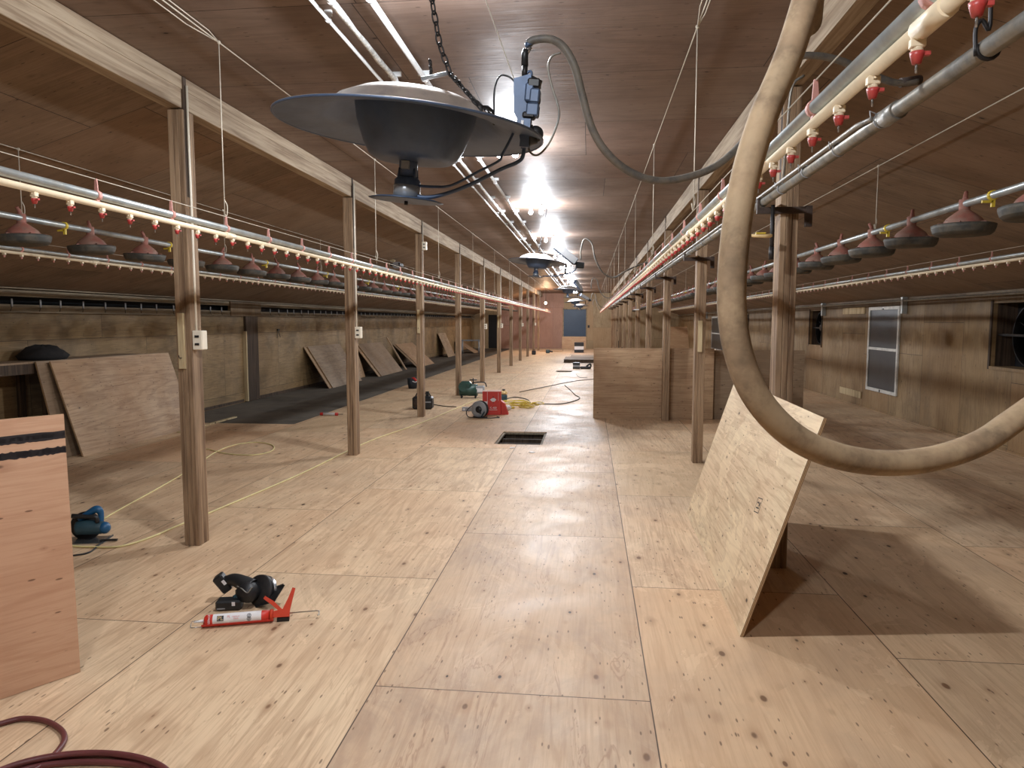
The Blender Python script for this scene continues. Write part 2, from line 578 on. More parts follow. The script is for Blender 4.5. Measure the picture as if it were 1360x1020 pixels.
ORD = ['nearest', 'second', 'third', 'fourth', 'fifth', 'sixth', 'seventh', 'eighth', 'ninth', 'tenth', 'eleventh', 'twelfth', 'thirteenth']


def nth(k):
    return ORD[k]


# ------------------------------------------------------------------ room shell
YN, YF = -3.2, 43.5
XL, XR = -7.1, 5.3
PL, PR = -2.90, 1.27
ZC, ZW = 3.36, 2.05


def quads(name, rects, m, mk=None):
    b = MB()
    for q in rects:
        b.add(q, [(0, 1, 2, 3)], m)
    return struct(b.build(name))


def grid_with_holes(x0, x1, y0, y1, holes):
    """rects covering [x0,x1]x[y0,y1] without the holes"""
    xs = sorted({x0, x1, *[h[0] for h in holes], *[h[1] for h in holes]})
    ys = sorted({y0, y1, *[h[2] for h in holes], *[h[3] for h in holes]})
    out = []
    for i in range(len(xs) - 1):
        for j in range(len(ys) - 1):
            cx, cy = (xs[i] + xs[i + 1]) / 2, (ys[j] + ys[j + 1]) / 2
            if any(h[0] < cx < h[1] and h[2] < cy < h[3] for h in holes):
                continue
            out.append((xs[i], xs[i + 1], ys[j], ys[j + 1]))
    return out


H1 = (-1.27, -.615, 9.42, 10.52)
H2 = (-1.10, -.55, 23.25, 24.0)
OLD = (XL - .2, -4.72, 10.9, YF)
fl = MB()
for x0, x1, y0, y1 in grid_with_holes(XL - .2, XR + .4, YN, YF, [H1, H2, OLD]):
    fl.box((x0, y0, -.018), (x1, y1, 0), 'floor')
struct(fl.build('floor'))
of = MB()
of.box((OLD[0], OLD[2], -.06), (OLD[1], OLD[3], -.018), 'oldfloor')
struct(of.build('floor'))

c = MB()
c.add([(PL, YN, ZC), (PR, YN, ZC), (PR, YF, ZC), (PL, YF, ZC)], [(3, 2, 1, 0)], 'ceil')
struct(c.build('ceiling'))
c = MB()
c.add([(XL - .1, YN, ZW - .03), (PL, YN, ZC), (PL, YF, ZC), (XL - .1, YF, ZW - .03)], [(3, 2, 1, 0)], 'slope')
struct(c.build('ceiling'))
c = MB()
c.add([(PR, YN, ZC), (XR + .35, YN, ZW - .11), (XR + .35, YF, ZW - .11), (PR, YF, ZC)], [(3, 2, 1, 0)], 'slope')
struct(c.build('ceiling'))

# left wall : boards up to the inlet, dark inlet slot, header
w = MB()
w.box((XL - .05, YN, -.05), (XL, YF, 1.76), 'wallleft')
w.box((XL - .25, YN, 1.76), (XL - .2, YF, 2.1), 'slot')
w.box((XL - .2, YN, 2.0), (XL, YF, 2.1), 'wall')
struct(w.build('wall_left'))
# right wall with fan recesses
REC = [(8.75, 10.05, 1.06, 1.89), (17.0, 17.9, 1.10, 1.90), (24.6, 25.5, 1.1, 1.88)]
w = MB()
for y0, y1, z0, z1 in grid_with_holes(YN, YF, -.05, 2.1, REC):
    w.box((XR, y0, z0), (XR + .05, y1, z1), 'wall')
for y0, y1, z0, z1 in REC:
    w.box((XR + .3, y0 - .05, z0 - .05), (XR + .34, y1 + .05, z1 + .05), 'dark')
    w.box((XR + .05, y0 - .04, z0), (XR + .3, y0, z1), 'darkwood')
    w.box((XR + .05, y1, z0), (XR + .3, y1 + .04, z1), 'darkwood')
    w.box((XR + .05, y0 - .04, z0 - .04), (XR + .3, y1 + .04, z0), 'wall')
    w.box((XR + .05, y0 - .04, z1), (XR + .3, y1 + .04, z1 + .04), 'darkwood')
struct(w.build('wall_right'))
w = MB()
for x0, x1, z0, z1 in grid_with_holes(XL - .2, XR + .4, -.05, 3.5, [(-1.56, -.22, .74, 2.38), (-6.2, -5.5, 0, 2.06)]):
    w.box((x0, YF, z0), (x1, YF + .08, z1), 'endlit' if x1 < -1.0 and x0 > -5.6 else 'endwall')
struct(w.build('wall_far'))
w = MB()
w.box((XL - .2, YN - .08, -.05), (XR + .4, YN, 3.5), 'endwall')
struct(w.build('wall_near'))
# far openings
d = MB()
d.box((-1.56, YF + .05, .74), (-.22, YF + .09, 2.38), 'nightblue')
d1 = struct(d.build('door_1'))
d = MB()
for a in ((-1.62, -1.56, .70, 2.44), (-.22, -.16, .70, 2.44)):
    d.box((a[0], YF - .03, a[2]), (a[1], YF, a[3]), 'trimwood')
d.box((-1.62, YF - .03, 2.38), (-.16, YF, 2.44), 'trimwood')
d.build('door_frame', d1)
d = MB()
d.box((-6.2, YF + .05, 0), (-5.5, YF + .09, 2.06), 'dark')
struct(d.build('door_2'))
# dark recess in the left wall beyond the inlet end
d = MB()
d.box((XL + .001, 14.02, 0), (XL + .05, 14.55, 1.76), 'darkwood')
d3 = struct(d.build('door_3'))
d = MB()
d.box((XL, 13.97, 0), (XL + .07, 14.02, 1.45), 'lath')
d.build('door_jamb', d3)
# baseboard dark edge
for nm, x0, x1 in (('baseboard_right', XR - .012, XR),):
    b = MB()
    b.box((x0, YN, 0), (x1, YF, .025), 'wall')
    struct(b.build(nm))
b = MB()
b.box((XL, YN, 0), (XL + .02, 13.9, .05), 'darkwood')
b.box((XL, 14.6, -.018), (XL + .02, YF, .05), 'darkwood')
struct(b.build('baseboard_left'))
# ceiling to wall trims
b = MB()
b.box((XL + .0, YN, 1.96), (XL + .035, 13.4, 2.04), 'trimwood')
b.box((XL + .0, 14.7, 1.96), (XL + .035, YF, 2.04), 'trimwood')
b.box((XL + .0, 13.4, 1.76), (XL + .06, 14.7, 2.04), 'wall')
b.box((XL + .05, YN, 2.052), (XL + .10, YF, 2.068), 'trimwood')
struct(b.build('trim_1'))

# left wall air inlet
ai = empty('air_inlet', (XL, 5.0, 1.76), 'long dark air inlet slot with little brackets along top of left wall', 'air inlet')
b = MB()
for y0, y1 in ((YN - 5, 13.4 - 5), (14.7 - 5, YF - 5)):
    b.box((0, y0, 0), (.05, y1, .10), 'trimwood')
b.build('sill_board', ai)
b = MB()
b.box((0, 0, 0), (.012, .02, .10), 'grey')
b.tube([(.006, .01, .0), (.07, -.09, -.05)], .004, 'dsteel', 6)
bm_ = b.mesh('inlet_bracket')
ys = [y for y in [3.0 + .42 * k for k in range(95)] if not 13.2 < y < 14.9 and y < YF - .3]
for y in ys:
    child('inlet_bracket', bm_, ai, (.051, y - 5 + random.uniform(-.05, .05), .07))

# ------------------------------------------------------------------ posts and beams
NP = 11
YP = [4.83 + 3.57 * k for k in range(NP)]


def post_mesh(beam_side):
    b = MB()
    top = 3.13
    for i in range(3):
        x0 = -.057 + .038 * i
        b.box((x0 + .0007, 0, 0), (x0 + .0373, .14, top), 'post', bev=.003)
    # one ply runs up beside the beam
    s = beam_side
    b.box((s * .057 - (.012 if s > 0 else 0), .02, top - .6), (s * .057 + (.012 if s < 0 else 0), .06, ZC - .005), 'darkwood')
    return b.mesh('post')


pmL, pmR = post_mesh(1), post_mesh(-1)


def outlet(post, s, z, toggle=True):
    """box fixed to the aisle side face"""
    b = MB()
    x = s * .057
    lo, hi = sorted((x, x + s * .075))
    b.box((lo, .01, z - .07), (hi, .085, z + .07), 'ivory', bev=.006)
    o = b.build('outlet_box', post)
    b = MB()
    for dz in (.028, -.028):
        b.box((lo + .022, .005, z + dz - .008), (hi - .022, .011, z + dz + .008), 'black')
    b.build('socket_face', o)
    b = MB()
    b.tube([(x + s * .012, .05, z + .07), (x + s * .012, .05, z + .5), (x + s * .01, .05, 2.9), (x + s * .01, .05, 3.3)], .008, 'ivory', 8)
    b.build('conduit', post)


boxesL = {0, 1, 2, 4, 5, 7, 9}
for k, y in enumerate(YP):
    p = bpy.data.objects.new('timber_post', None)
    COL.objects.link(p)
    p.location = (PL, y, 0)
    extra = ', with outlet box' if k in boxesL - {2} else ''
    tag(p, f'laminated timber post, {nth(k)} from camera in the left row{extra}', 'post', 'posts of the left row')
    child('post_timber', pmL, p)
    if k in boxesL - {2}:
        outlet(p, 1, 1.515)
    if k == 2:
        outlet(p, 1, 2.93)
    if k in (0, 2, 5):
        b = MB()
        z0 = 1.31 if k == 0 else 1.45
        b.box((-.035, -.02, z0), (.012, 0, z0 + .40), 'lath', bev=.002)
        b.build('splice_board', p)
        b = MB()
        b.tube([(-.01, -.02, z0 + .08), (-.01, -.05, z0 + .08), (-.01, -.055, z0 + .1)], .003, 'dsteel', 6)
        b.build('hook', p)
for k, y in enumerate(YP):
    p = bpy.data.objects.new('timber_post', None)
    COL.objects.link(p)
    p.location = (PR, y - .03, 0)
    tag(p, f'laminated timber post, {nth(k)} from camera in the right row', 'post', 'posts of the right row')
    child('post_timber', pmR, p)
    if k == 1:
        b = MB()
        b.box((-.03, -.02, 1.30), (.02, 0, 1.66), 'lath', bev=.002)
        b.build('splice_board', p)
    if k in (4,):
        b = MB()
        b.box((-.12, -.05, 1.95), (.02, 0, 1.975), 'white')
        b.build('shelf_bracket', p)

for sx, nm in ((PL, 'left'), (PR, 'right')):
    for k in range(-1, NP):
        y0 = (YP[k] if k >= 0 else YN) + .045
        y1 = (YP[k + 1] if k + 1 < NP else YF) + .02
        if k < 0:
            y0 = YN
        b = MB()
        if sx == PL:
            b.box((-.06, 0, 3.14), (.045, y1 - y0, 3.356), 'beam', bev=.004)
            b.box((.0455, .0, 3.27), (.05, y1 - y0, 3.356), 'beam')
        else:
            b.box((-.045, 0, 3.14), (.06, y1 - y0, 3.356), 'beam', bev=.004)
            b.box((-.05, 0, 3.14), (-.0455, y1 - y0, 3.25), 'beam')
        o = b.build('support_beam', loc=(sx, y0, 0))
        tag(o, (f'pale timber beam over the {nm} posts, from {nth(k)} post to the next one beyond' if k >= 0 else
                f'pale timber beam over the {nm} row, running overhead from camera to nearest post'), 'beam', f'beams over the {nm} posts')

# ------------------------------------------------------------------ lamps
YLt = [-.35 + 3.65 * k for k in range(12)]
XLt = -.80
for k, y in enumerate(YLt):
    if y < .5:
        lab = None
    f = empty('ceiling_light', (XLt, y, ZC), (f'twin bulb cool white ceiling lamp, {ORD[max(k - 2, 0)]} bright pair seen down the aisle' if k >= 2 else
              ('twin bulb ceiling lamp just above the nearest round heater' if k == 1 else 'twin bulb ceiling lamp overhead behind the camera')), 'lamp', 'twin bulb lamps along the ceiling')
    b = MB()
    b.box((-.09, -.03, -.035), (.09, .03, 0), 'white', bev=.005)
    for s in (-1, 1):
        b.tube([(s * .07, 0, -.02), (s * .075, 0, -.055)], .016, 'white', 10)
    b.build('socket_bar', f)
    for s in (-1, 1):
        b = MB()
        b.lathe([(0, .0), (.018, 0), (.022, -.02), (.031, -.045), (.031, -.06), (.022, -.08), (0, -.088)], 'bulb', 16)
        b.build('bulb', f, (s * .075, 0, -.055))
        # the bulb sends most of its light down and sideways
        for typ, en in (('POINT', 26), ('SPOT', 24)):
            ld = bpy.data.lights.new('lamp_light', typ)
            ld.energy = en
            ld.color = (.90, .94, 1.0)
            ld.shadow_soft_size = .03
            if typ == 'SPOT':
                ld.spot_size = pi
                ld.spot_blend = .25
            lo = bpy.data.objects.new('lamp_light', ld)
            COL.objects.link(lo)
            lo.parent = f
            lo.location = (s * .075, 0, -.175)
# warm pendant near the far end
pe = empty('pendant_bulb', (-2.3, 37.6, ZC), 'warm glowing bulb hanging by the far end of the left post row', 'lamp')
b = MB()
b.tube([(0, 0, 0), (0, 0, -.62)], .006, 'black', 6)
b.build('lamp_cord', pe)
b = MB()
b.tube([(0, 0, -.6), (0, 0, -.68)], .025, 'black', 10)
b.build('lamp_socket', pe)
b = MB()
b.ball((0, 0, -.74), .065, 'warmbulb')
b.build('bulb', pe)
ld = bpy.data.lights.new('warm_light', 'POINT')
ld.energy = 70
ld.color = (1, .62, .36)
ld.shadow_soft_size = .05
lo = bpy.data.objects.new('warm_light', ld)
COL.objects.link(lo)
lo.parent = pe
lo.location = (0, .0, -.9)

# ------------------------------------------------------------------ drinker lines
YD0, YD1 = -1.2, 41.5
nb = MB()
nb.box((-.013, -.010, -.022), (.013, .010, -.004), 'pvc', bev=.002)
nb.lathe([(.009, -.018), (.012, -.03), (0, -.031)], 'pvc', 10)
nb.lathe([(.004, -.012), (.0045, .004)], 'pvc', 6, Matrix.Translation((0, -.012, 0)))
nip_b = nb.mesh('nipple_body')
nb = MB()
nb.lathe([(0, -.029), (.0135, -.029), (.012, -.036), (.008, -.050), (0, -.051)], 'red', 10)
nb.box((.004, -.005, -.036), (.022, .005, -.029), 'red')
nb.lathe([(.0022, -.050), (.0022, -.066), (0, -.067)], 'steel', 6)
nip_c = nb.mesh('red_cup')
nb = MB()
nb.box((-.013, -.010, -.022), (.013, .010, -.004), 'pvc')
nb.lathe([(0, -.022), (.013, -.026), (.008, -.050), (0, -.051)], 'red', 8)
nb.lathe([(.0022, -.050), (.0022, -.066)], 'steel', 5)
nip_s = nb.mesh('nipple')
nb = MB()
nb.box((-.013, -.010, -.022), (.013, .010, -.004), 'pvc')
nb.lathe([(0, -.022), (.011, -.026), (.007, -.044), (0, -.045)], 'pink', 8)
nip_p = nb.mesh('nipple')
hb = MB()
hb.prism([(-.011, -.016), (.013, -.016), (.005, .075), (-.005, .075)], -.003, .003, 'pink', Matrix.Rotation(pi / 2, 4, 'X'))
hb.tube([(0, -.012, 0), (0, .012, 0)], .0225, 'pink', 12)
hb.box((-.008, -.01, -.052), (.008, .01, -.015), 'pink')
hang = hb.mesh('hanger')


def drinker(x, z, label, full, dyn=.203, y_n0=.9, spacing=.585, y_h0=2.5, far_from=None):
    d = empty('drinker_line', (x, 0, z), label, 'drinker line', 'nipple drinker lines')
    b = MB()
    b.tube([(0, YD0, 0), (0, YD1, 0)], .0185, 'galv', 14)
    b.build('support_tube', d)
    b = MB()
    b.tube([(0, YD0, -.040), (0, YD1, -.040)], .0145, 'pvc', 14)
    b.build('water_pipe', d)
    b = MB()
    b.tube([(0, -.055, -.040), (0, .055, -.040)], .0195, 'pvc', 14)
    cpm = b.mesh('pipe_coupling')
    y = y_n0 + .15
    while y < YD1:
        child('pipe_coupling', cpm, d, (0, y, 0))
        y += 3.05
    b = MB()
    b.tube([(0, YD0, .073), (0, YD1, .073)], .0022, 'cord', 6)
    b.build('anti_roost_wire', d)
    ys = []
    y = y_n0
    while y < YD1 - .1:
        ys.append(y)
        y += dyn
    start = far_from or 0
    ys = [y for y in ys if y >= start]
    rest = MB()
    for i, y in enumerate(ys):
        if i < (40 if full else 0):
            n_ = child('nipple', nip_b, d, (0, y, -.048), (0, 0, random.uniform(-.15, .15)))
            child('red_cup', nip_c, n_)
        elif i < 100:
            child('nipple', nip_s if full else nip_p, d, (0, y, -.048))
        else:
            X = Matrix.Translation((0, y, -.048))
            rest.box((-.013, -.010, -.022), (.013, .010, -.004), 'pvc', X)
            rest.lathe([(.013, -.026), (.008, -.050)], 'red' if full else 'pvc', 5, X)
    if rest.v:
        o = rest.build('nipple_row', d)
        o['kind'] = 'stuff'
    y = y_h0
    while y > max(start - .3, YD0 + .2):
        y -= spacing
    y += spacing
    i = 0
    while y < YD1:
        child('hanger', hang, d, (0, y, 0))
        y += spacing
    return d


drinker(-2.25, 2.225, 'nipple drinker line with red nipples hanging beside the left posts', True, .202, 1.10, .586, 3.09)
drinker(.60, 2.225, 'nipple drinker line with red nipples hanging beside the right posts', True, .208, 1.233, .671, 2.055)
drinker(-5.30, 2.325, 'nipple drinker line hanging close to the left wall', False, .20, 4.0, .60, 5.0, 4.5)
drinker(3.90, 2.26, 'nipple drinker line hanging close to the right wall', False, .20, 3.0, .62, 5.0, 4.5)

# ------------------------------------------------------------------ feeder lines
pb = MB()
pb.lathe([(.172, -.048), (.182, -.02), (.184, 0), (.176, .004), (.168, -.006), (.150, -.022), (.06, -.02), (.0, -.018)], 'pan', 36)
pb.lathe([(.172, -.048), (.155, -.064), (.06, -.068), (0, -.068)], 'pan', 36)
pan_m = pb.mesh('feeder_pan')
cb = MB()
cb.lathe([(.118, -.005), (.120, .012), (.098, .045), (.055, .080), (.030, .098), (.026, .125)], 'cone', 28)
cb.lathe([(.032, .10), (.034, .16), (.030, .165)], 'cone', 18)
cb.tube([(0, .0, .15), (-.01, -.0, .185), (-.03, 0, .215)], [.020, .014, .012], 'cone', 10)
for k in range(6):
    a = k * pi / 3
    cb.tube([(.116 * cos(a), .116 * sin(a), .012), (.150 * cos(a), .150 * sin(a), .012), (.165 * cos(a), .165 * sin(a), -.01)], .004, 'cone', 5)
cone_m = cb.mesh('pan_cone')
yc = MB()
yc.tube([(0, -.012, 0), (0, .012, 0)], .030, 'yellow', 16)
yc.box((-.06, -.008, -.045), (.0, .008, -.03), 'yellow')
yc.box((-.008, -.008, -.07), (.012, .008, -.02), 'yellow')
clip_m = yc.mesh('yellow_clip')


def feeder(x, z, y0, sp, label, clips):
    d = empty('feeder_line', (x, 0, z), label, 'feeder line', 'pan feeder lines')
    b = MB()
    b.tube([(0, y0 - sp * 2.5, 0), (0, 41, 0)], .0225, 'galv', 14)
    b.build('feed_tube', d)
    y = y0 - sp * 2
    i = -2
    while y < 40.8:
        p = child('feeder_pan', pan_m, d, (0, y + random.uniform(-.012, .012), -.135), (random.uniform(-.05, .05), random.uniform(-.05, .05), random.uniform(0, 6)))
        child('pan_cone', cone_m, p)
        if i in clips or (i > 4 and i % 3 == 0):
            child('yellow_clip', clip_m, d, (0, y - sp * .42, 0))
        y += sp
        i += 1


feeder(-4.25, 2.425, 5.01, .727, 'grey feeder tube with dusty red and black pans in the left wing', {1, 3})
feeder(2.40, 2.405, 4.95, .757, 'grey feeder tube with dusty red and black pans in the right wing', {0, 2})

# ------------------------------------------------------------------ ceiling cables and drops


def cable(x, y0, y1, z, zdrop, ys, label, group='hoist cables under the ceiling', dbl=True):
    d = empty('hoist_cable', (x, 0, z), label, 'cable', group)
    b = MB()
    b.tube([(0, y0, 0), (0, y1, 0)], .004, 'cord', 6)
    b.build('main_cable', d)
    if dbl:
        b = MB()
        b.tube([(.012, y0, .012), (.02, ys[0] - .15, .01), (0, ys[0], 0)], .0035, 'cord', 6)
        b.tube([(-.02, y0, .0), (-.03, ys[0] - .3, -.012), (0, ys[0], 0)], .0035, 'cord', 6)
        b.build('doubled_cord', d)
    for y in ys:
        b = MB()
        b.tube([(0, 0, 0), (0, 0, zdrop - z)], .0033, 'cord', 6)
        b.ball((0, 0, 0), .012, 'cord', 8, 6)
        b.tube([(0, 0, zdrop - z + .1), (.012, .012, zdrop - z + .06), (.0, .02, zdrop - z), (-.012, .0, zdrop - z + .04)], .0035, 'cord', 6, 3)
        b.build('drop_cord', d, (0, y, 0))


cable(-2.25, YN, 41, 3.335, 2.30, [4.25 + 3.15 * k for k in range(11)], 'hoist cable with drop cords holding the drinker line beside left posts')
cable(.60, YN, 41, 3.335, 2.30, [4.33 + 2.75 * k for k in range(12)], 'hoist cable with drop cords holding the drinker line beside right posts')
cable(-4.25, YN, 41, 2.93, 2.45, [2.0 + 3.0 * k for k in range(13)], 'thin hoist cable under the sloping ceiling of left wing', dbl=False)
cable(2.40, YN, 41, 2.95, 2.43, [3.4 + 3.0 * k for k in range(12)], 'thin hoist cable under the sloping ceiling of right wing', dbl=False)

# ceiling conduits
for x, r, m, lab, nm in ((-1.45, .011, 'white', 'thin white conduit, leftmost of the three running down the ceiling', 'conduit'),
                         (-1.35, .017, 'crust', 'lumpy crusted white pipe between two smooth ones on the ceiling', 'pipe'),
                         (-1.14, .018, 'white', 'smooth white pipe nearest the lamps running down the ceiling', 'pipe')):
    d = empty('ceiling_' + nm, (x, 0, 3.31), lab, nm, 'pipes running down the ceiling')
    b = MB()
    if m == 'crust':
        n = 300
        pts = [(random.uniform(-.003, .003), YN + (YF - YN) * i / n, random.uniform(-.003, .003)) for i in range(n + 1)]
        b.tube(pts, [r * random.uniform(.8, 1.25) for _ in pts], m, 8)
    else:
        b.tube([(0, YN, 0), (0, YF, 0)], r, m, 12)
    b.build('pipe_run', d)
    cb_ = MB()
    cb_.tube([(0, -.012, 0), (0, .012, 0)], r + .006, 'white', 12)
    cb_.box((-.045 if r > .012 else -.02, -.01, .02), (.045 if r > .012 else .02, .01, .05), 'white')
    cm = cb_.mesh('pipe_clip')
    y = 3.72 if r > .015 else 3.95
    while y < 42:
        child('pipe_clip', cm, d, (0, y, 0))
        y += 1.22

# ------------------------------------------------------------------ gas pipe on brackets at the right posts
XG, ZG = 1.105, 2.415
g = empty('gas_pipe', (XG, 0, ZG), 'thick grey steel pipe carried on brackets along the right posts', 'pipe')
b = MB()
b.tube([(0, YN, 0), (0, 42, 0)], .027, 'greypipe', 18)
b.build('main_pipe', g)
b = MB()
b.tube([(-.03, 2.95, .012), (-.034, 3.1, .026), (-.034, 42, .026)], .010, 'greypipe', 10)
b.build('small_pipe', g)
cl = MB()
pts = [(.03 * cos(a) - .004, 0, .03 * sin(a) + .0) for a in [2 * pi * i / 16 for i in range(17)]]
cl.tube(pts, .003, 'grey', 6)
cl.tube([(-.02, 0, .02), (-.05, 0, .034), (-.044, 0, .0)], .003, 'grey', 6)
cm = cl.mesh('pipe_clip')
for y in [2.92 + .47 * k for k in range(60)]:
    child('pipe_clip', cm, g, (0, y, 0))
b = MB()
b.tube([(0, 2.78, 0), (0, 2.90, 0)], .034, 'greypipe', 16)
b.build('pipe_coupling', g)
# red-hook hanger on the pipe near the camera
b = MB()
b.tube([(-.032, 0, -.02), (-.036, 0, .05), (-.02, 0, .075), (0, 0, .05), (.0, 0, .13)], .006, 'dsteel', 8, 4)
b.tube([(.03 * cos(a), 0, .03 * sin(a)) for a in [pi * (.9 + 1.2 * i / 8) for i in range(9)]], .007, 'dsteel', 8)
b.build('pipe_hook', g, (0, 2.2, 0))
for k, y in enumerate(YP):
    b = MB()
    b.box((-.21, -.030, -.075), (.12, 0, -.035), 'rust')
    b.box((-.21, -.030, -.035), (-.195, 0, .02), 'rust')
    b.box((.09, -.035, -.16), (.13, .0, -.03), 'rust')
    o = b.build('pipe_bracket', loc=(PR, y - .033, ZG - .002))
    tag(o, f'rusty bracket carrying the grey pipe on the {nth(k)} post of the right row', 'bracket', 'pipe brackets on the right posts')
# gas drop with brass valve at nearest right post
v = empty('gas_valve', (1.14, 4.70, 2.3), 'dark drop pipe with brass valve beside the nearest right post', 'valve')
b = MB()
b.tube([(0, 0, .08), (0, 0, -.22)], .012, 'dsteel', 10)
b.tube([(0, 0, -.18), (0, 0, -.26)], .016, 'dsteel', 10)
b.build('drop_pipe', v)
b = MB()
b.tube([(0, 0, -.11), (-.05, 0, -.112), (-.13, .0, -.108)], [.015, .012, .009], 'gold', 10)
b.tube([(-.13, 0, -.108), (-.16, 0, -.108)], .012, 'dsteel', 8)
b.box((-.10, -.012, -.098), (-.04, .012, -.090), 'yellow')
b.build('brass_valve', v)
ho = empty('gas_hose', (0, 0, 0), 'thin dark hose drooping off the nearest right post behind the thick hose', 'hose')
b = MB()
b.tube([at(1068, 100, 4.4), at(1052, 116, 4.4), at(1046, 170, 4.45), at(1040, 240, 4.6), at(1036, 258, 4.65)], .008, 'greypipe', 8, 6)
b.build('hose_run', ho)

# ------------------------------------------------------------------ radiant heaters


def brooder(loc, tilt, label, main):
    R = .425 if main else .43
    d = empty('gas_heater', loc, label, 'heater', 'round gas heaters hanging down the aisle', tilt)
    b = MB()
    prof = [(R, 0), (R + .004, .004), (R * .85, .014), (R * .70, .028), (R * .64, .040), (R * .56, .074), (R * .42, .102), (R * .22, .116), (0, .120)]
    b.lathe(prof, 'dome', 64)
    b.build('canopy_top', d)
    b = MB()
    b.lathe([(R, -.001), (R * .85, .008), (R * .70, .021), (R * .63, .034), (R * .55, .066), (R * .41, .094), (.0, .11)], 'bmetal', 64)
    b.tube([(R * cos(a), R * sin(a), .001) for a in [2 * pi * i / 64 for i in range(65)]], .0045, 'bmetal', 6, caps=False)
    b.build('canopy_underside', d)
    b = MB()
    b.lathe([(.195, .07), (.186, .02), (.160, -.05), (.142, -.082), (.122, -.094), (.10, -.097), (.03, -.098), (0, -.098)], 'bmetal', 48, Matrix.Translation((.014, 0, 0)))
    b.build('burner_bowl', d)
    b = MB()
    b.lathe([(.030, -.09), (.030, -.150), (.0, -.15)], 'bmetal', 20)
    b.box((-.012, -.045, -.125), (.012, -.02, -.10), 'grey')
    for a in (.5, -.6, 2.6, -2.5):
        b.tube([(.028 * cos(a), .028 * sin(a), -.12), (.034 * cos(a), .034 * sin(a), -.17)], .005, 'bmetal', 6)
    b.build('burner_neck', d)
    b = MB()
    b.lathe([(.0, -.145), (.034, -.147), (.042, -.156), (.042, -.172)], 'bmetal', 24)
    b.lathe([(.042, -.172), (.044, -.174), (.044, -.212), (0, -.214)], 'cup', 24)
    b.build('burner_cup', d)
    b = MB()
    b.lathe([(.0, -.211), (.10, -.214), (.122, -.220), (.10, -.222), (0, -.222)], 'bmetal', 36)
    b.tube([(0, 0, -.222), (0, 0, -.234)], .006, 'dsteel', 8)
    b.build('deflector_plate', d)
    return d


def chain(pts, name, parent, n, L=.034, r=.0028):
    """links along a polyline"""
    P = [Vector(p) for p in pts]
    seg = [(P[i + 1] - P[i]).length for i in range(len(P) - 1)]
    tot = sum(seg)
    b = MB()
    for i in range(n):
        u = (i + .5) / n * tot
        k = 0
        while k < len(seg) - 1 and u > seg[k]:
            u -= seg[k]
            k += 1
        T = (P[k + 1] - P[k]).normalized()
        c_ = P[k] + T * u
        N = T.orthogonal().normalized()
        if i % 2:
            N = T.cross(N)
        l = tot / n * .68
        w_ = l * .42
        loop = []
        for j in range(13):
            a = 2 * pi * j / 12
            loop.append(c_ + T * (l * cos(a)) * 1.0 + N * (w_ * sin(a)))
        b.tube(loop, r, 'dsteel', 5, caps=False)
    return b.build(name, parent)


HY = 2.3
hc = Vector((-.578, HY, 2.262))
b1 = brooder(tuple(hc), (radians(3.0), radians(5.5), 0), 'large round gas heater hanging nearest the camera at upper left of aisle', True)
bpy.context.view_layer.update()
inv = b1.matrix_world.inverted()
q = lambda x, y, Y=HY: inv @ at(x, y, Y)
# control bracket, valve and fittings
b = MB()
A = q(684, 108)
B_ = q(704, 108)
b.prism([tuple(q(x, y).xz) for x, y in ((683, 106), (706, 100), (707, 152), (703, 196), (692, 198), (688, 160), (683, 150))], -.012, .008, 'bmetal', Matrix.Rotation(pi / 2, 4, 'X'))
b.build('control_plate', b1)
b = MB()
for (x, y, sx, sy, sz, m) in ((710, 113, .020, .022, .014, 'black'), (711, 130, .016, .024, .022, 'bmetal'), (708, 148, .020, .022, .020, 'bmetal'), (714, 135, .010, .012, .010, 'rust'), (704, 125, .014, .02, .028, 'bmetal'), (703, 155, .020, .02, .010, 'dsteel')):
    c_ = q(x, y)
    b.box((c_.x - sx, c_.y - sy - .01, c_.z - sz), (c_.x + sx, c_.y + sy - .01, c_.z + sz), m, bev=.005)
b.tube([q(700, 108), q(708, 106), q(718, 112)], .012, 'black', 10)
b.tube([q(704, 118), q(700, 140), q(700, 168)], .006, 'steel', 8)
b.build('gas_control_valve', b1)
b = MB()
c_ = q(711, 178)
b.ball((c_.x, c_.y, c_.z), .026, 'black', 16, 10, (1, .7, 1))
c2 = q(699, 182)
b.tube([c2, c_], .03, 'black', 14)
b.box((c2.x - .016, c2.y - .03, c2.z - .035), (c2.x + .012, c2.y + .02, c2.z + .05), 'bmetal')
c3 = q(695, 166)
b.box((c3.x - .004, c3.y - .035, c3.z - .007), (c3.x + .004, c3.y - .03, c3.z + .007), 'label')
b.build('pressure_regulator', b1)
b = MB()
b.tube([q(697, 104), q(697, 86)], .0095, 'dsteel', 12)
b.tube([q(697, 88), q(697, 72), q(699, 66)], .011, 'black', 12)
b.tube([q(698, 71), q(704, 62)], .0085, 'steel', 12)
b.tube([q(703, 62), q(701, 57)], .012, 'bmetal', 12)
b.build('hose_fitting', b1)
b = MB()
b.tube([q(545, 258), q(565, 262), q(590, 258), q(625, 245), q(665, 225), q(688, 215), q(695, 205), q(697, 180), q(697, 150), q(707, 105)], .0065, 'bmetal', 10, 6)
b.build('burner_gas_tube', b1)
b = MB()
b.tube([q(548, 246), q(575, 248), q(600, 246), q(635, 228), q(662, 214), q(667, 205), q(680, 180), q(700, 130), q(706, 98), q(701, 96), q(698, 104)], .0042, 'bmetal', 8, 6)
b.build('pilot_tube', b1)
b = MB()
b.tube([q(656, 150), q(657, 118), q(664, 101), q(676, 102), q(684, 109)], .003, 'black', 8, 6)
b.build('thermocouple_wire', b1)
b = MB()
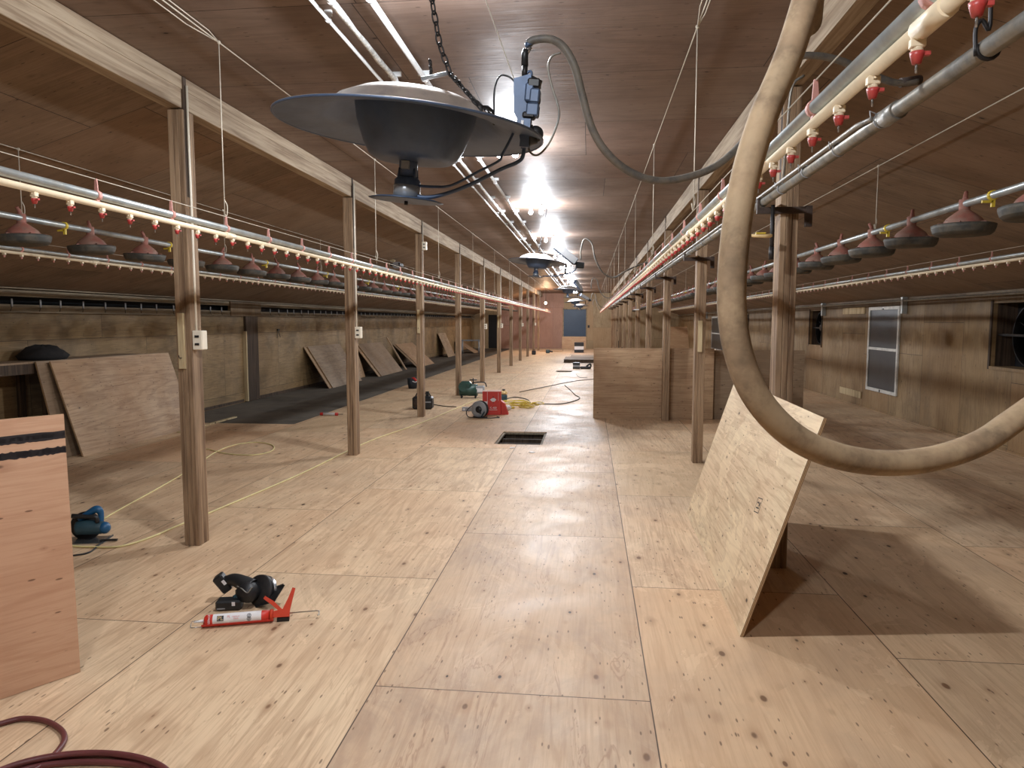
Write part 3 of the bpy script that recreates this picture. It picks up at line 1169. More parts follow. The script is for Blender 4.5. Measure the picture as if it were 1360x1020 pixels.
b.tube([q(745, 70), q(733, 75), q(728, 90), q(733, 115), q(742, 145), q(740, 165), q(728, 192), q(714, 206), q(703, 200), q(700, 178)], .0034, 'greypipe', 8, 8)
b.build('power_wire', b1)
chain([inv @ Vector((-.605, 2.18, 3.34)), q(584, 60, 2.25), q(598, 98, 2.25)], 'suspension_chain', b1, 30)
chain([q(598, 98, 2.25), Vector((.17, -.12, .125)), Vector((.25, -.15, .048))], 'suspension_chain', b1, 10)
chain([q(596, 97, 2.25), Vector((.18, -.02, .12)), Vector((.27, -.04, .05))], 'suspension_chain', b1, 10)
chain([q(571, 80, 2.35), q(573, 102, 2.3)], 'suspension_chain', b1, 5)
b = MB()
b.tube([q(560, 105, 2.28), q(596, 97, 2.28)], .007, 'cup', 8)
b.build('chain_bracket', b1)
b = MB()
b.tube([(.25, -.15, .03), (.25, -.15, .055), (.262, -.12, .062), (.275, -.08, .058), (.275, -.04, .03)], .005, 'dsteel', 8)
b.build('chain_hook', b1)
b = MB()
b.tube([q(546, -274), q(645, 0), q(682, 103), q(685, 110)], .0016, 'cord', 6)
b.build('hanging_wire', b1)

# black gas hose from the first heater to the grey pipe
gh = empty('gas_hose', (0, 0, 0), 'black rubber gas hose looping from nearest heater across to grey pipe', 'hose')
hp = [(701, 58, 2.3), (710, 53, 2.3), (730, 52, 2.3), (748, 62, 2.31), (763, 88, 2.32), (773, 125, 2.34), (786, 170, 2.36), (806, 203, 2.38), (836, 228, 2.42),
      (872, 240, 2.46), (910, 236, 2.5), (950, 221, 2.54), (985, 190, 2.6), (1008, 150, 2.64), (1030, 105, 2.68), (1055, 78, 2.7), (1085, 74, 2.72), (1120, 82, 2.76), (1155, 98, 2.80), (1190, 110, 2.84), (1218, 108, 2.86)]
b = MB()
b.tube([at(*p) for p in hp], .0125, 'blackhose', 14, 6)
b.build('hose_run', gh)
b = MB()
b.tube([at(1196, 110, 2.85), at(1222, 106, 2.87)], .017, 'rust', 12)
b.build('hose_end_fitting', gh)

# thick dusty hose near the camera
bh = empty('heater_hose', (0, 0, 0), 'thick dusty tan hose looping down close to camera on the right', 'hose')
YB = .78
hp = [(1078, -40), (1071, 0), (1046, 78), (1014, 155), (990, 235), (976, 320), (972, 410), (984, 480), (1010, 535), (1055, 580), (1110, 605), (1175, 615), (1240, 609), (1300, 589), (1340, 563), (1385, 531), (1430, 496)]
pts = [Vector((.20, .62, 3.30)), Vector((.225, .70, 2.6))] + [at(x, y, YB + .0004 * (x - 970)) for x, y in hp] + [Vector((.80, 1.0, 1.78)), Vector((.95, 1.0, 2.02)), Vector((1.06, 1.0, 2.25)), Vector((1.10, 1.0, 2.38))]
b = MB()
b.tube(pts, .0152, 'hose', 24, 10)
b.build('hose_run', bh)
b = MB()
b.tube([(1.10, 1.0, 2.36), (1.105, 1.0, 2.40)], .022, 'rust', 12)
b.build('hose_end_fitting', bh)
b = MB()
b.tube([(.20, .62, 3.29), (.20, .62, 3.36)], .02, 'rust', 10)
b.build('ceiling_hook', bh)

# heaters further down
far = [(10.8, -.80, 2.54, (radians(-2), radians(5), .2), 'round gas heater with slanted box, second one down the aisle'),
       (20.5, -.62, 2.55, (radians(2), radians(3), 1.0), 'round gas heater hanging third down the aisle before blue door'),
       (29.0, -.60, 2.45, (radians(-3), radians(-4), .4), 'small looking round gas heater fourth down the aisle'),
       (37.0, -.50, 2.45, (0, radians(3), 2.0), 'farthest round gas heater in front of the far wall')]
for i, (y, x, z, tl, lab) in enumerate(far):
    d = brooder((x, y, z), tl, lab, False)
    b = MB()
    X = Matrix.Translation((.42, -.05, .16)) @ Euler((0, radians(33), 0)).to_matrix().to_4x4()
    b.box((-.20, -.05, -.055), (.20, .05, .055), 'bmetal', X, bev=.01)
    b.box((-.19, -.055, -.05), (.19, -.048, .05), 'grey', X)
    b.build('control_box', d)
    b = MB()
    b.box((.60, -.05, -.03), (.72, .03, .06), 'black', bev=.01)
    b.ball((.57, -.02, .05), .04, 'black')
    b.tube([(.1, 0, -.2), (.3, -.03, -.18), (.55, -.05, -.1), (.62, -.02, 0)], .008, 'bmetal', 8, 4)
    b.tube([(.44, -.04, .02), (.44, -.04, -.14)], .014, 'dsteel', 8)
    b.build('gas_control_valve', d)
    chain([(.02, 0, .16), (.08, 0, .8)], 'suspension_chain', d, 20, r=.004)
    chain([(.02, 0, .16), (.3, .05, .12)], 'suspension_chain', d, 12, r=.004)
    gh = empty('gas_hose', (0, 0, 0), f'grey gas hose drooping from {nth(i + 1)} heater down the aisle to grey pipe', 'hose', 'gas hoses to the heaters down the aisle')
    b = MB()
    s0 = Vector((x + .66, y - .02, z + .03))
    b.tube([s0, s0 + Vector((0, 0, .14)), s0 + Vector((.05, 0, .30)), s0 + Vector((.16, 0, .24)), s0 + Vector((.22, 0, .0)), s0 + Vector((.34, .05, -.20)), s0 + Vector((.50, .1, -.26)),
            s0 + Vector((.68, .15, -.16)), Vector((PR - .44, y + .3, ZG + .12)), Vector((PR - .2, y + .35, ZG + .10)), Vector((XG, y + .4, ZG + .03))], .0125, 'blackhose', 10, 6)
    b.build('hose_run', gh)

# winch hanging on the left wing ceiling
wn = empty('cable_winch', (-4.1, 14.9, 2.86), 'small grey cable winch under the left wing ceiling', 'winch')
b = MB()
b.tube([(0, .18, 0), (0, -.05, -.02)], .07, 'grey', 14)
b.box((-.12, -.05, -.04), (.1, .25, .03), 'dsteel', bev=.01)
b.build('winch_drum', wn)
b = MB()
b.box((-.34, -.02, .03), (-.05, .04, .08), 'lath', Euler((0, radians(20), 0)).to_matrix().to_4x4())
b.tube([(.05, 0, -.03), (.25, 0, -.09)], .012, 'steel', 8)
b.build('winch_arm', wn)

# ------------------------------------------------------------------ plywood sheets


def sheet(name, o, u, v, L, W, T, m, label, cat='plywood sheet', group=None, edge='edge'):
    """o corner, u length direction, v width direction; thickness goes behind (-u x v)"""
    u = Vector(u).normalized()
    v = Vector(v)
    v = (v - u * v.dot(u)).normalized()
    n = u.cross(v)
    mw = Matrix(((u.x, v.x, n.x, o[0]), (u.y, v.y, n.y, o[1]), (u.z, v.z, n.z, o[2]), (0, 0, 0, 1)))
    b = MB()
    b.box((0, 0, -T), (L, W, 0), m, mats=[m, m, edge, edge, edge, edge])
    ob = b.build(name, mw=mw)
    tag(ob, label, cat, group)
    return ob, mw


# leaning sheet at the right (front face looks at the aisle)
ba, bb_ = Vector((.80, 3.67, 0)), Vector((.855, 6.165, 0))
u = (ba - bb_)
top = Vector((1.188, 3.78, 1.19))
sh, mwS = sheet('plywood_sheet', bb_ + Vector((0, 0, .002)), u, top - ba, 2.46, 1.225, .018, 'paleply', 'large plywood sheet leaning against nearest right post')
b = MB()
X = Matrix.Translation((1.93, .60, .0004))
for (x0, y0, x1, y1) in ((-.05, -.045, .05, -.04), (-.05, .04, .05, .045), (-.05, -.045, -.045, .045), (.045, -.045, .05, .045), (-.03, -.02, .03, -.012), (-.03, .01, .0, .02), (.01, -.005, .03, .02)):
    b.box((x0, y0, 0), (x1, y1, .0004), 'tape', X @ Matrix.Rotation(.15, 4, 'Z'))
b.build('grade_stamp', sh)

# standing sheet at far left
nb1, nb0 = Vector((-2.373, 2.98, 0.002)), Vector((-2.548, 2.712, .002))
u = (nb1 - nb0).normalized()
o0 = nb1 - u * 2.44
ns, mwN = sheet('plywood_sheet', o0, u, (-.02, .013, 1), 2.44, 1.225, .018, 'pinkply', 'pinkish plywood sheet standing at left edge with two black bands')


def band(y0, y1, x0, name='black_band', wob=.006, seed=1):
    rr = random.Random(seed)
    n = 26
    upp = [(x0 + (2.4395 - x0) * i / n, y1 + rr.uniform(-wob, wob)) for i in range(n + 1)]
    low = [(x0 + (2.4395 - x0) * i / n, y0 + rr.uniform(-wob, wob)) for i in range(n + 1)]
    b = MB()
    vs = [(x, y, .0008) for x, y in low] + [(x, y, .0008) for x, y in upp]
    fs = [(i, i + 1, n + 2 + i, n + 1 + i) for i in range(n)]
    b.add(vs, fs, 'tape')
    return b.build(name, ns)


band(1.112, 1.142, 2.135, seed=3, wob=.0025)
band(1.122, 1.150, 1.2, seed=4, wob=.002)
band(1.052, 1.074, 1.2, seed=5, wob=.002)
band(1.046, 1.078, 2.16, seed=8, wob=.003)

# workbench at the left wall with a sheet leaning on it
wb = empty('workbench', (-7.0, 8.6, 0), 'rough plywood bench standing against the left wall', 'bench')
b = MB()
b.box((-.05, -2.2, 1.15), (.40, 1.35, 1.172), 'oldply')
b.build('bench_top', wb)
for lx in (.0, .33):
    for ly in (-2.1, -.62, 1.2):
        b = MB()
        b.box((lx, ly, 0), (lx + .05, ly + .09, 1.15), 'darkwood')
        b.build('leg', wb)
b = MB()
b.box((.38, -2.2, 1.03), (.40, 1.35, 1.15), 'darkwood')
b.build('apron', wb)
s2, _ = sheet('plywood_sheet', (-6.13, 7.95, .002), (0, 1, 0), (-.37, 0, 1.16), 2.44, 1.225, .02, 'brownply', 'brown plywood sheet leaning on the bench at left wall')
s3, _ = sheet('plywood_sheet', (-6.30, 7.80, .002), (0, 1, 0), (-.265, .0, 1.17), 2.44, 1.20, .02, 'oldply', 'darker plywood sheet tucked behind brown sheet leaning on bench')
# black bag on the bench
bg = MB()
rr = random.Random(4)
prof = [(0, 0), (.23, .0), (.25, .05), (.22, .11), (.16, .16), (.07, .18), (0, .178)]
bg.lathe(prof, 'cloth', 20)
bag = bg.build('black_bag', loc=(-6.84, 8.25, 1.173))
bag.scale = (1, 1.25, 1)
for vtx in bag.data.vertices:
    if vtx.co.z > .01:
        vtx.co.x *= rr.uniform(.9, 1.1)
        vtx.co.y *= rr.uniform(.9, 1.1)
        vtx.co.z *= rr.uniform(.85, 1.1)
tag(bag, 'crumpled black bag lying on the bench at left wall', 'bag')
# pale lath beyond it
lt = MB()
lt.box((-.03, 0, 0), (.03, 1.7, .02), 'lath')
o = lt.build('timber_lath', loc=(-6.05, 9.85, .001))
tag(o, 'pale timber lath lying on floor behind the nearest left post', 'lath')

# sheets leaning on the left wall further down
lean = [(17.2, 2.3, -6.40, 'oldply', 'grey plywood sheet leaning on left wall, nearest of those beyond second post'),
        (17.05, 2.3, -6.435, 'brownply', 'plywood sheet edge showing behind the grey sheet beyond second left post'),
        (21.1, 2.44, -6.30, 'oldply', 'grey plywood sheet leaning on left wall between second and third posts'),
        (20.9, 2.44, -6.335, 'brownply', 'plywood sheet directly behind grey one between second and third left posts'),
        (20.25, .55, -6.72, 'brownply', 'narrow brown plywood strip leaning upright left of the grey sheet'),
        (25.4, 2.44, -6.15, 'brownply', 'brown plywood sheet leaning on left wall at third post'),
        (25.2, 2.44, -6.185, 'oldply', 'grey sheet edge behind the brown sheet at third left post'),
        (32.7, 1.7, -6.55, 'brownply', 'nearly upright plywood sheet leaning on left wall near fourth post'),
        (37.0, 1.6, -6.0, 'oldply', 'steeply slanted plywood piece leaning near far end of left wall')]
for y0, L, xb, m, lab in lean:
    W = 1.22
    dx = xb - (XL + (.02 if ('behind' in lab or 'edge' in lab or 'strip' in lab) else .058))
    dz = sqrt(max(W * W - dx * dx, .1))
    sheet('plywood_sheet', (xb, y0, -.014), (0, 1, 0), (-dx, .04 if xb > -6.5 else 0, dz), L, W, .018, m, lab, group='plywood sheets leaning on the left wall')
st = MB()
st.box((-.02, -.045, 0), (.02, .045, 1.30), 'brownply')
o = st.build('timber_board', mw=Matrix.Translation((-6.30, 24.0, -.015)) @ Euler((0, radians(-31), 0)).to_matrix().to_4x4())
tag(o, 'thin board propped on left wall between two leaning sheets', 'board')
# sawhorse near the far left
sw = empty('sawhorse', (-6.1, 36.3, -.018), 'small grey sawhorse standing by left wall between fourth and fifth posts', 'sawhorse')
b = MB()
b.box((-.5, -.05, .66), (.5, .05, .74), 'grey')
b.build('top_rail', sw)
for sx in (-.42, .42):
    for sy in (-1, 1):
        b = MB()
        b.tube([(sx, sy * .02, .68), (sx * 1.1, sy * .26, 0)], .03, 'grey', 6)
        b.build('leg', sw)

# half height sheets between the right posts
sheet('plywood_sheet', (.075, 12.14, .002), (1, 0, 0), (0, .012, 1), 2.0, 1.2, .02, 'brownply', 'brown knotty plywood sheet standing behind third right post')
sheet('plywood_sheet', (1.55, 12.21, .002), (1, 0, 0), (0, .012, 1), 2.0, 1.17, .02, 'oldply', 'duller plywood sheet standing partly behind brown knotty one')
sheet('plywood_sheet', (3.2, 29.2, .002), (1, .2, 0), (.1, .4, 1.2), .9, 1.5, .02, 'newply', 'pale sheet propped in right wing seen between second and third posts')
# stack far down the aisle
ss = []
for i in range(5):
    o, _ = sheet('plywood_sheet', (-1.02 + .02 * (i % 2), 28.5 + .03 * i, .03 + .024 * i), (1, 0, 0), (0, 1, 0), 1.22, 2.44 + (0 if i < 4 else -.05), .022, 'oldply',
                 f'grey plywood sheet, {["bottom", "second from bottom", "middle", "fourth from bottom", "top"][i]} one of low stack far down aisle', group='stack of sheets far down the aisle', edge='darkwood')
o, _ = sheet('plywood_sheet', (-.85, 31.6, .06), (1, 0, 0), (0, 1, 0), 1.3, 2.44, .05, 'oldply', 'grey plywood sheet lying flat just beyond low stack in aisle', edge='darkwood')
o, _ = sheet('plywood_sheet', (-2.7, 39.0, .03), (1, 0, 0), (0, 1, 0), 1.22, 2.0, .03, 'newply', 'pale plywood sheet lying flat near far wall left of blue door')
o, _ = sheet('plywood_sheet', (-1.66, YF - .16, .004), (1, 0, 0), (0, .1, 1), 1.47, .74, .02, 'newply', 'pale plywood panel propped under dark blue far doorway')

# ------------------------------------------------------------------ floor hatches
for (h, lab, n_) in ((H1, 'open rectangular floor hatch in the aisle showing dark joists', 2), (H2, 'small open floor hatch further down the aisle', 1)):
    x0, x1, y0, y1 = h
    d = empty('floor_hatch', ((x0 + x1) / 2, (y0 + y1) / 2, 0), lab, 'floor hatch', 'open hatches in the aisle floor')
    hx, hy = (x1 - x0) / 2, (y1 - y0) / 2
    b = MB()
    D = -.42
    b.box((-hx - .02, -hy - .02, D - .02), (hx + .02, hy + .02, D), 'dark')
    for q_ in ((-hx - .02, -hx, -hy - .02, hy + .02), (hx, hx + .02, -hy - .02, hy + .02), (-hx, hx, -hy - .02, -hy), (-hx, hx, hy, hy + .02)):
        b.box((q_[0], q_[2], D), (q_[1], q_[3], -.019), 'darkwood')
    b.build('pit', d)
    b = MB()
    for q_ in ((-hx, -hx + .035, -hy, hy), (hx - .035, hx, -hy, hy), (-hx, hx, hy - .05, hy)):
        b.box((q_[0], q_[2], -.035), (q_[1], q_[3], -.012), 'trimwood')
    b.build('hatch_frame', d)
    b = MB()
    for k in range(n_):
        yy = -hy + (k + 1) * 2 * hy / (n_ + 1)
        b.box((-hx, yy - .02, -.16), (hx, yy + .02, -.05), 'darkwood')
    b.build('joist', d)
for (x, y, a, lab) in ((680, 595, .4, 'small pale wood scrap on floor left below the hatch'), (706, 601, -.3, 'small pale wood scrap on floor right below the hatch')):
    p = flr(x, y)
    b = MB()
    b.prism([(-.035, -.02), (.03, -.025), (.04, .012), (-.02, .022)], 0, .008, 'label')
    o = b.build('wood_scrap', loc=(p.x, p.y, .001))
    o.rotation_euler = (0, 0, a)
    tag(o, lab, 'wood scrap', 'wood scraps below the hatch')

# ------------------------------------------------------------------ windows and fans on the right wall


def wallwindow(y0, y1, z0, z1, zm, nm):
    b = MB()
    fw = .06
    X0, X1 = XR - .035, XR - .001
    b.box((X0, y0, z0), (X1, y0 + fw, z1), 'wframe', bev=.004)
    b.box((X0, y1 - fw, z0), (X1, y1, z1), 'wframe', bev=.004)
    b.box((X0, y0 + fw, z0), (X1, y1 - fw, z0 + fw), 'wframe', bev=.004)
    b.box((X0, y0 + fw, z1 - fw), (X1, y1 - fw, z1), 'wframe', bev=.004)
    b.box((X0, y0 + fw, zm - .025), (X1, y1 - fw, zm + .025), 'wframe', bev=.004)
    o = struct(b.build(nm))
    for a, c_ in ((z0 + fw, zm - .025), (zm + .025, z1 - fw)):
        b = MB()
        b.box((XR - .018, y0 + fw, a), (XR - .006, y1 - fw, c_), 'screen')
        b.build('pane', o)
    b = MB()
    ym = (y0 + y1) / 2
    b.box((XR - .045, ym - .03, z1 - .055), (XR - .035, ym + .03, z1 - .035), 'black')
    b.box((XR - .045, ym - .015, z0 + .01), (XR - .035, ym + .015, z0 + .05), 'black')
    b.build('catch', o)


wallwindow(12.85, 14.2, .36, 1.92, 1.15, 'window_1')
wallwindow(28.9, 31.7, .45, 1.86, 1.15, 'window_2')
for (y0, y1, z0, z1, lab, rot) in ((14.45, 15.63, 1.80, 1.93, 'pale lath fixed high on right wall left of white framed window', 0), (14.46, 15.64, .15, .28, 'pale lath fixed low on right wall left of white framed window', 0)):
    b = MB()
    b.box((XR - .02, y0, z0), (XR, y1, z1), 'lath')
    o = b.build('wall_lath')
    tag(o, lab, 'lath')
b = MB()
b.box((XR - .03, 25.9, .75), (XR, 28.3, 1.9), 'grey')
o = b.build('wall_panel')
tag(o, 'grey panel on right wall before the farther window', 'panel')
for i, (y0, y1, z0, z1) in enumerate(REC):
    ym, zm = (y0 + y1) / 2, (z0 + z1) / 2
    R = min(y1 - y0, z1 - z0) / 2 - .03
    d = empty('wall_fan', (XR + .2, ym, zm), f'dark fan in a {["large", "small", "small"][i]} recess of right wall, {nth(i)} one from the camera', 'fan', 'fans in the right wall recesses')
    RX = Matrix.Rotation(pi / 2, 4, 'Y')
    b = MB()
    b.lathe([(R, -.09), (R + .015, -.09), (R + .015, .06), (R, .06), (R, -.09)], 'dsteel', 32, RX)
    b.build('fan_ring', d)
    b = MB()
    b.tube([(-.10, 0, 0), (.03, 0, 0)], .07, 'dsteel', 16)
    b.ball((-.10, 0, 0), .03, 'steel', 10, 6)
    b.build('motor', d)
    for k in range(4):
        b = MB()
        X = Matrix.Rotation(k * pi / 2 + .4, 4, 'X') @ Matrix.Rotation(radians(28), 4, 'Z')
        b.prism([(-.04, .06), (.04, .06), (.07, R * .93), (-.07, R * .93)], -.003, .003, 'black', X @ Matrix.Rotation(pi / 2, 4, 'X') @ Matrix.Rotation(0, 4, 'Z'))
        b.build('fan_blade', d)
    b = MB()
    for y, z in ((-R, 0), (R, 0)):
        pass
    b.box((-.13, -(y1 - y0) / 2, -.015), (-.115, (y1 - y0) / 2, .015), 'dsteel')
    b.build('guard_bar', d)
    # recess frame
b = MB()
for y0, y1, z0, z1 in REC:
    b.box((XR - .02, y0 - .04, z0 - .04), (XR, y0, z1 + .04), 'darkwood')
    b.box((XR - .02, y1, z0 - .04), (XR, y1 + .04, z1 + .04), 'darkwood')
    b.box((XR - .02, y0, z0 - .04), (XR, y1, z0), 'wall')
struct(b.build('trim_2'))
wp = empty('wall_pipe', (XR - .06, 0, 2.0), 'pale pipe running along the top of right wall', 'pipe')
b = MB()
b.tube([(0, YN, 0), (0, YF - .1, 0)], .018, 'galv', 12)
b.build('pipe_run', wp)
for y in (4.5, 8.6, 12.65, 16.8, 20.9, 25.0, 29.0, 33.0):
    b = MB()
    b.box((-.03, -.03, -.22), (.058, .03, .06), 'galv', bev=.004)
    b.build('pipe_bracket', wp, (0, y, 0))
# small items on the left wall
p = at(565 + 20, 455, 24)
b = MB()
b.box((0, -.1, -.12), (.1, .1, .12), 'grey', bev=.01)
b.box((.0, .12, -.2), (.06, .2, -.05), 'black')
o = b.build('control_box', loc=(XL, 29.5, 1.45))
tag(o, 'small grey control box on left wall beyond the third post', 'box')
b = MB()
b.box((-.03, -.04, 0), (.03, .04, .3), 'darkwood')
b.build('bottom', o, (.05, .0, -.45))
b = MB()
b.tube([(0, 0, 0), (.01, -.05, -.18)], .006, 'black', 6)
b.tube([(0, 0.05, 0), (.01, .12, -.16)], .006, 'black', 6)
b.box((0, -.03, -.01), (.03, .06, .03), 'black')
o = b.build('wire_tangle', loc=(XL + .01, 15.6, 1.45))
tag(o, 'little tangle of black wires on left wall after dark jamb', 'wires')
b = MB()
b.box((-.06, -.04, -.08), (.06, 0, .08), 'dsteel')
o = b.build('switch_box', loc=(-.05, YF, 1.35))
tag(o, 'small dark switch box right of the blue doorway', 'switch box')

# ------------------------------------------------------------------ floor cords and hoses


def floorhose(name, pts, r, m, label, cat, sm=8):
    b = MB()
    b.tube([(p[0], p[1], (p[2] if len(p) > 2 else 0) + r + .001) for p in pts], r, m, 10, sm)
    o = b.build(name)
    return tag(o, label, cat)


fp = lambda L: [flr(x, y)[:2] for x, y in L]
floorhose('air_hose', [(-2.50, 2.34), (-2.47, 2.45)] + fp([(0, 965), (30, 958), (60, 961), (80, 972), (86, 985), (78, 1000), (62, 1016), (40, 1030), (10, 1040)]) + [(-2.3, 2.15), (-2.1, 2.1)], .011, 'maroon',
          'maroon air hose curling on the floor at bottom left corner', 'hose')
b = MB()
for k in range(3):
    pts = []
    cx, cy = -1.80, 2.15
    for i in range(14):
        a = pi * (1.15 - 1.35 * i / 13)
        rx, ry = .30 + .05 * k, .225 - .02 * k
        pts.append((cx + .03 * k + rx * cos(a), cy + ry * sin(a), .013 + .022 * (k % 2)))
    b.tube(pts, .0115, 'maroon', 10, 4)
o = b.build('air_hose')
tag(o, 'bundle of maroon hose coils cut off by the bottom frame edge', 'hose')
floorhose('extension_cord', fp([(90, 726), (120, 728), (160, 727), (200, 715), (235, 700), (300, 673), (400, 630), (455, 603), (500, 583), (560, 562), (608, 542), (636, 530)]), .0075, 'ycord',
          'yellow cord running along the floor past the left posts', 'cord')
floorhose('extension_cord', fp([(138, 690), (160, 677), (200, 655), (235, 635), (262, 618), (285, 602), (310, 592), (340, 588), (362, 592), (360, 600), (335, 605), (300, 603), (275, 597), (255, 596)]), .0065, 'ycord',
          'yellow cord looping on floor beyond the nearest left post', 'cord')
floorhose('extension_cord', fp([(90, 740), (118, 735), (135, 722), (150, 712)]), .006, 'black', 'short dark cord beside the blue saw', 'cord', 5)
floorhose('extension_cord', fp([(690, 521), (730, 513), (760, 507), (786, 504), (800, 503)]), .008, 'black', 'dark cord running across aisle toward right half height sheet', 'cord')
floorhose('extension_cord', fp([(670, 531), (684, 528), (700, 531), (706, 536), (722, 537), (745, 537), (763, 533), (770, 529), (764, 525), (758, 519), (750, 512)]), .009, 'black', 'dark kinked cord on the floor right of the red box', 'cord')
floorhose('extension_cord', fp([(572, 537), (590, 540), (606, 541)]), .008, 'black', 'dark cord stub left of the green compressor', 'cord')
floorhose('bent_wire', fp([(765, 497), (769, 501), (775, 502), (780, 502)]), .006, 'grey', 'thin bent wire on floor beyond the dark cords', 'wire', 3)
# yellow cord heap
b = MB()
rr = random.Random(9)
for k in range(9):
    c0 = flr(700 + rr.uniform(-18, 18), 540 + rr.uniform(-2, 2))
    r1, r2 = rr.uniform(.12, .28), rr.uniform(.12, .3)
    ph = rr.uniform(0, 6)
    b.tube([(c0.x + r1 * cos(a + ph), c0.y + r2 * sin(a + ph), .010 + .011 * k + .004 * sin(3 * a)) for a in [2 * pi * i / 14 for i in range(14)]], .0085, 'yellow', 8, 3)
o = b.build('extension_cord')
tag(o, 'heap of yellow extension cord on the floor right of red box', 'cord')

# ------------------------------------------------------------------ tools
# caulking gun
pa, pc = flr(272, 833), flr(378, 824)
dirn = (pc - pa).normalized()
ang = math.atan2(dirn.y, dirn.x)
cg = empty('caulking_gun', (pa.x, pa.y, .036), 'orange red caulking gun with a labelled cartridge on the floor', 'caulking gun', rot=(0, 0, ang))
Ltot = (pc - pa).length
RT = .030
Lc = .335
RY = Matrix.Rotation(pi / 2, 4, 'Y')
b = MB()
b.lathe([(0, 0), (RT * .7, 0), (RT, .008), (RT, .045)], 'redlab', 28, RY)
b.lathe([(RT, .295), (RT, Lc), (0, Lc)], 'redlab', 28, RY)
b.lathe([(RT, .045), (RT, .295)], 'label', 28, RY)
cart = b.build('cartridge', cg)
b = MB()
b.tube([(-.055, 0, -.005), (0, 0, 0)], [.004, .009], 'label', 10)
b.build('nozzle', cg)
b = MB()
for i in range(9):          # trough under the cartridge
    a0 = radians(200 + i * 15.5)
    a1 = radians(200 + (i + 1) * 15.5)
    r0, r1 = RT + .0012, RT + .0032
    vs = []
    for a in (a0, a1):
        for r in (r0, r1):
            for x in (-.012, Lc + .02):
                vs.append((x, r * cos(a), r * sin(a)))
    b.add(vs, [(0, 1, 5, 4), (2, 6, 7, 3), (0, 4, 6, 2), (1, 3, 7, 5), (0, 2, 3, 1), (4, 5, 7, 6)], 'redlab')
b.tube([(Lc + .004, 0, 0), (Lc + .02, 0, 0)], RT + .003, 'orange', 24)
b.build('barrel', cg)
# handle: lies tilted back and up
hx = Lc + .02
b = MB()
HX = Matrix.Translation((hx, 0, 0)) @ Matrix.Rotation(radians(62), 4, 'X')
b.prism([(0, -.014), (.085, -.016), (.088, .02), (.10, .075), (.115, .135), (.100, .14), (.078, .085), (.05, .028), (0, .02)], -.010, .010, 'orange', HX)
b.build('handle', cg)
b = MB()
b.prism([(.038, .012), (.052, .022), (.0, .075), (-.045, .105), (-.055, .092), (-.01, .055)], -.007, .007, 'orange', HX)
b.build('trigger', cg)
b = MB()
b.box((hx + .02, -.018, -.034), (hx + .085, .014, -.014), 'dsteel')
b.build('ratchet', cg)
b = MB()
b.tube([(hx, 0, .004), (hx + .23, .0, .004), (hx + .245, -.006, .004), (hx + .245, -.02, -.012), (hx + .235, -.024, -.012)], .0033, 'steel', 8)
b.build('push_rod', cg)
b = MB()
b.tube([(-.012, .0, -.033), (-.07, .0, -.033), (-.075, .02, -.025), (-.07, .03, -.01), (-.03, .034, -.01)], .0022, 'steel', 6)
b.build('puncture_wire', cg)


def onbar(x, a, r=RT + .0006, rot=0.0):
    """frame on the cartridge surface: local x along the tube, y around it upward"""
    A = radians(a)
    n = Vector((0, cos(A), sin(A)))
    up = Vector((0, -sin(A), cos(A)))
    if up.z < 0:
        up = -up
    ax = Vector((1, 0, 0))
    nn = ax.cross(up)
    mw = Matrix(((ax.x, up.x, nn.x, x), (ax.y, up.y, nn.y, n.y * r), (ax.z, up.z, nn.z, n.z * r), (0, 0, 0, 1)))
    return mw @ Matrix.Rotation(rot, 4, 'Z')


b = MB()
b.box((-.017, -.014, 0), (.017, .014, .0006), 'black', onbar(.085, 148))
b.build('logo_patch', cart)
text('logo_lettering', 'PL', .030, 'gold', cart, onbar(.085, 148, RT + .0016))
text('brand_lettering', 'LEPAGE', .015, 'label', cart, onbar(.028, 148, RT + .0008, pi / 2))
text('label_lettering', 'PL', .018, 'pinkink', cart, onbar(.128, 138, RT + .0008))
text('label_lettering', 'PREMIUM', .009, 'pinkink', cart, onbar(.165, 140, RT + .0008))
text('label_lettering', 'MAX', .012, 'pinkink', cart, onbar(.165, 160, RT + .0008))
for a in (140, 172):
    b = MB()
    b.tube([(.010 * cos(q_), .010 * sin(q_), 0) for q_ in [2 * pi * i / 20 for i in range(21)]], .0012, 'black', 5, caps=False, X=onbar(.232, a, RT + .0008))
    b.tube([(.004 * cos(q_), .004 * sin(q_), 0) for q_ in [2 * pi * i / 20 for i in range(21)]], .001, 'black', 5, caps=False, X=onbar(.232, a, RT + .0008))
    b.build('label_symbol', cart)

# black battery circular saw
ps = flr(325, 806)
cs = empty('circular_saw', (ps.x, ps.y + .03, 0), 'black battery circular saw lying on floor behind the caulking gun', 'saw', rot=(0, 0, .12))
b = MB()
b.lathe([(0, .05), (.055, .045), (.062, 0), (.062, -.055), (.045, -.075), (0, -.078)], 'black', 24, Matrix.Translation((.02, -.02, .085)) @ Matrix.Rotation(radians(75), 4, 'X'))
b.tube([(-.14, .05, .125), (-.09, .045, .135), (-.03, .02, .125), (.03, 0, .10)], [.030, .036, .044, .055], 'black', 14, 5)
b.box((-.055, -.05, .05), (.04, .03, .12), 'black', bev=.02)
b.tube([(-.06, -.03, .045), (-.01, -.02, .07), (.03, -.01, .085)], [.024, .028, .035], 'teal', 12, 4)
b.build('saw_body', cs)
b = MB()
X = Matrix.Translation((-.155, .05, .115)) @ Euler((0, radians(55), .2)).to_matrix().to_4x4()
b.box((-.055, -.037, -.03), (.055, .037, .03), 'black', X, bev=.008)
b.box((-.02, -.038, .008), (.01, -.0365, .026), 'label', X)
b.build('battery_pack', cs)
b = MB()
X = Matrix.Translation((-.075, -.055, .032)) @ Euler((0, 0, .1)).to_matrix().to_4x4()
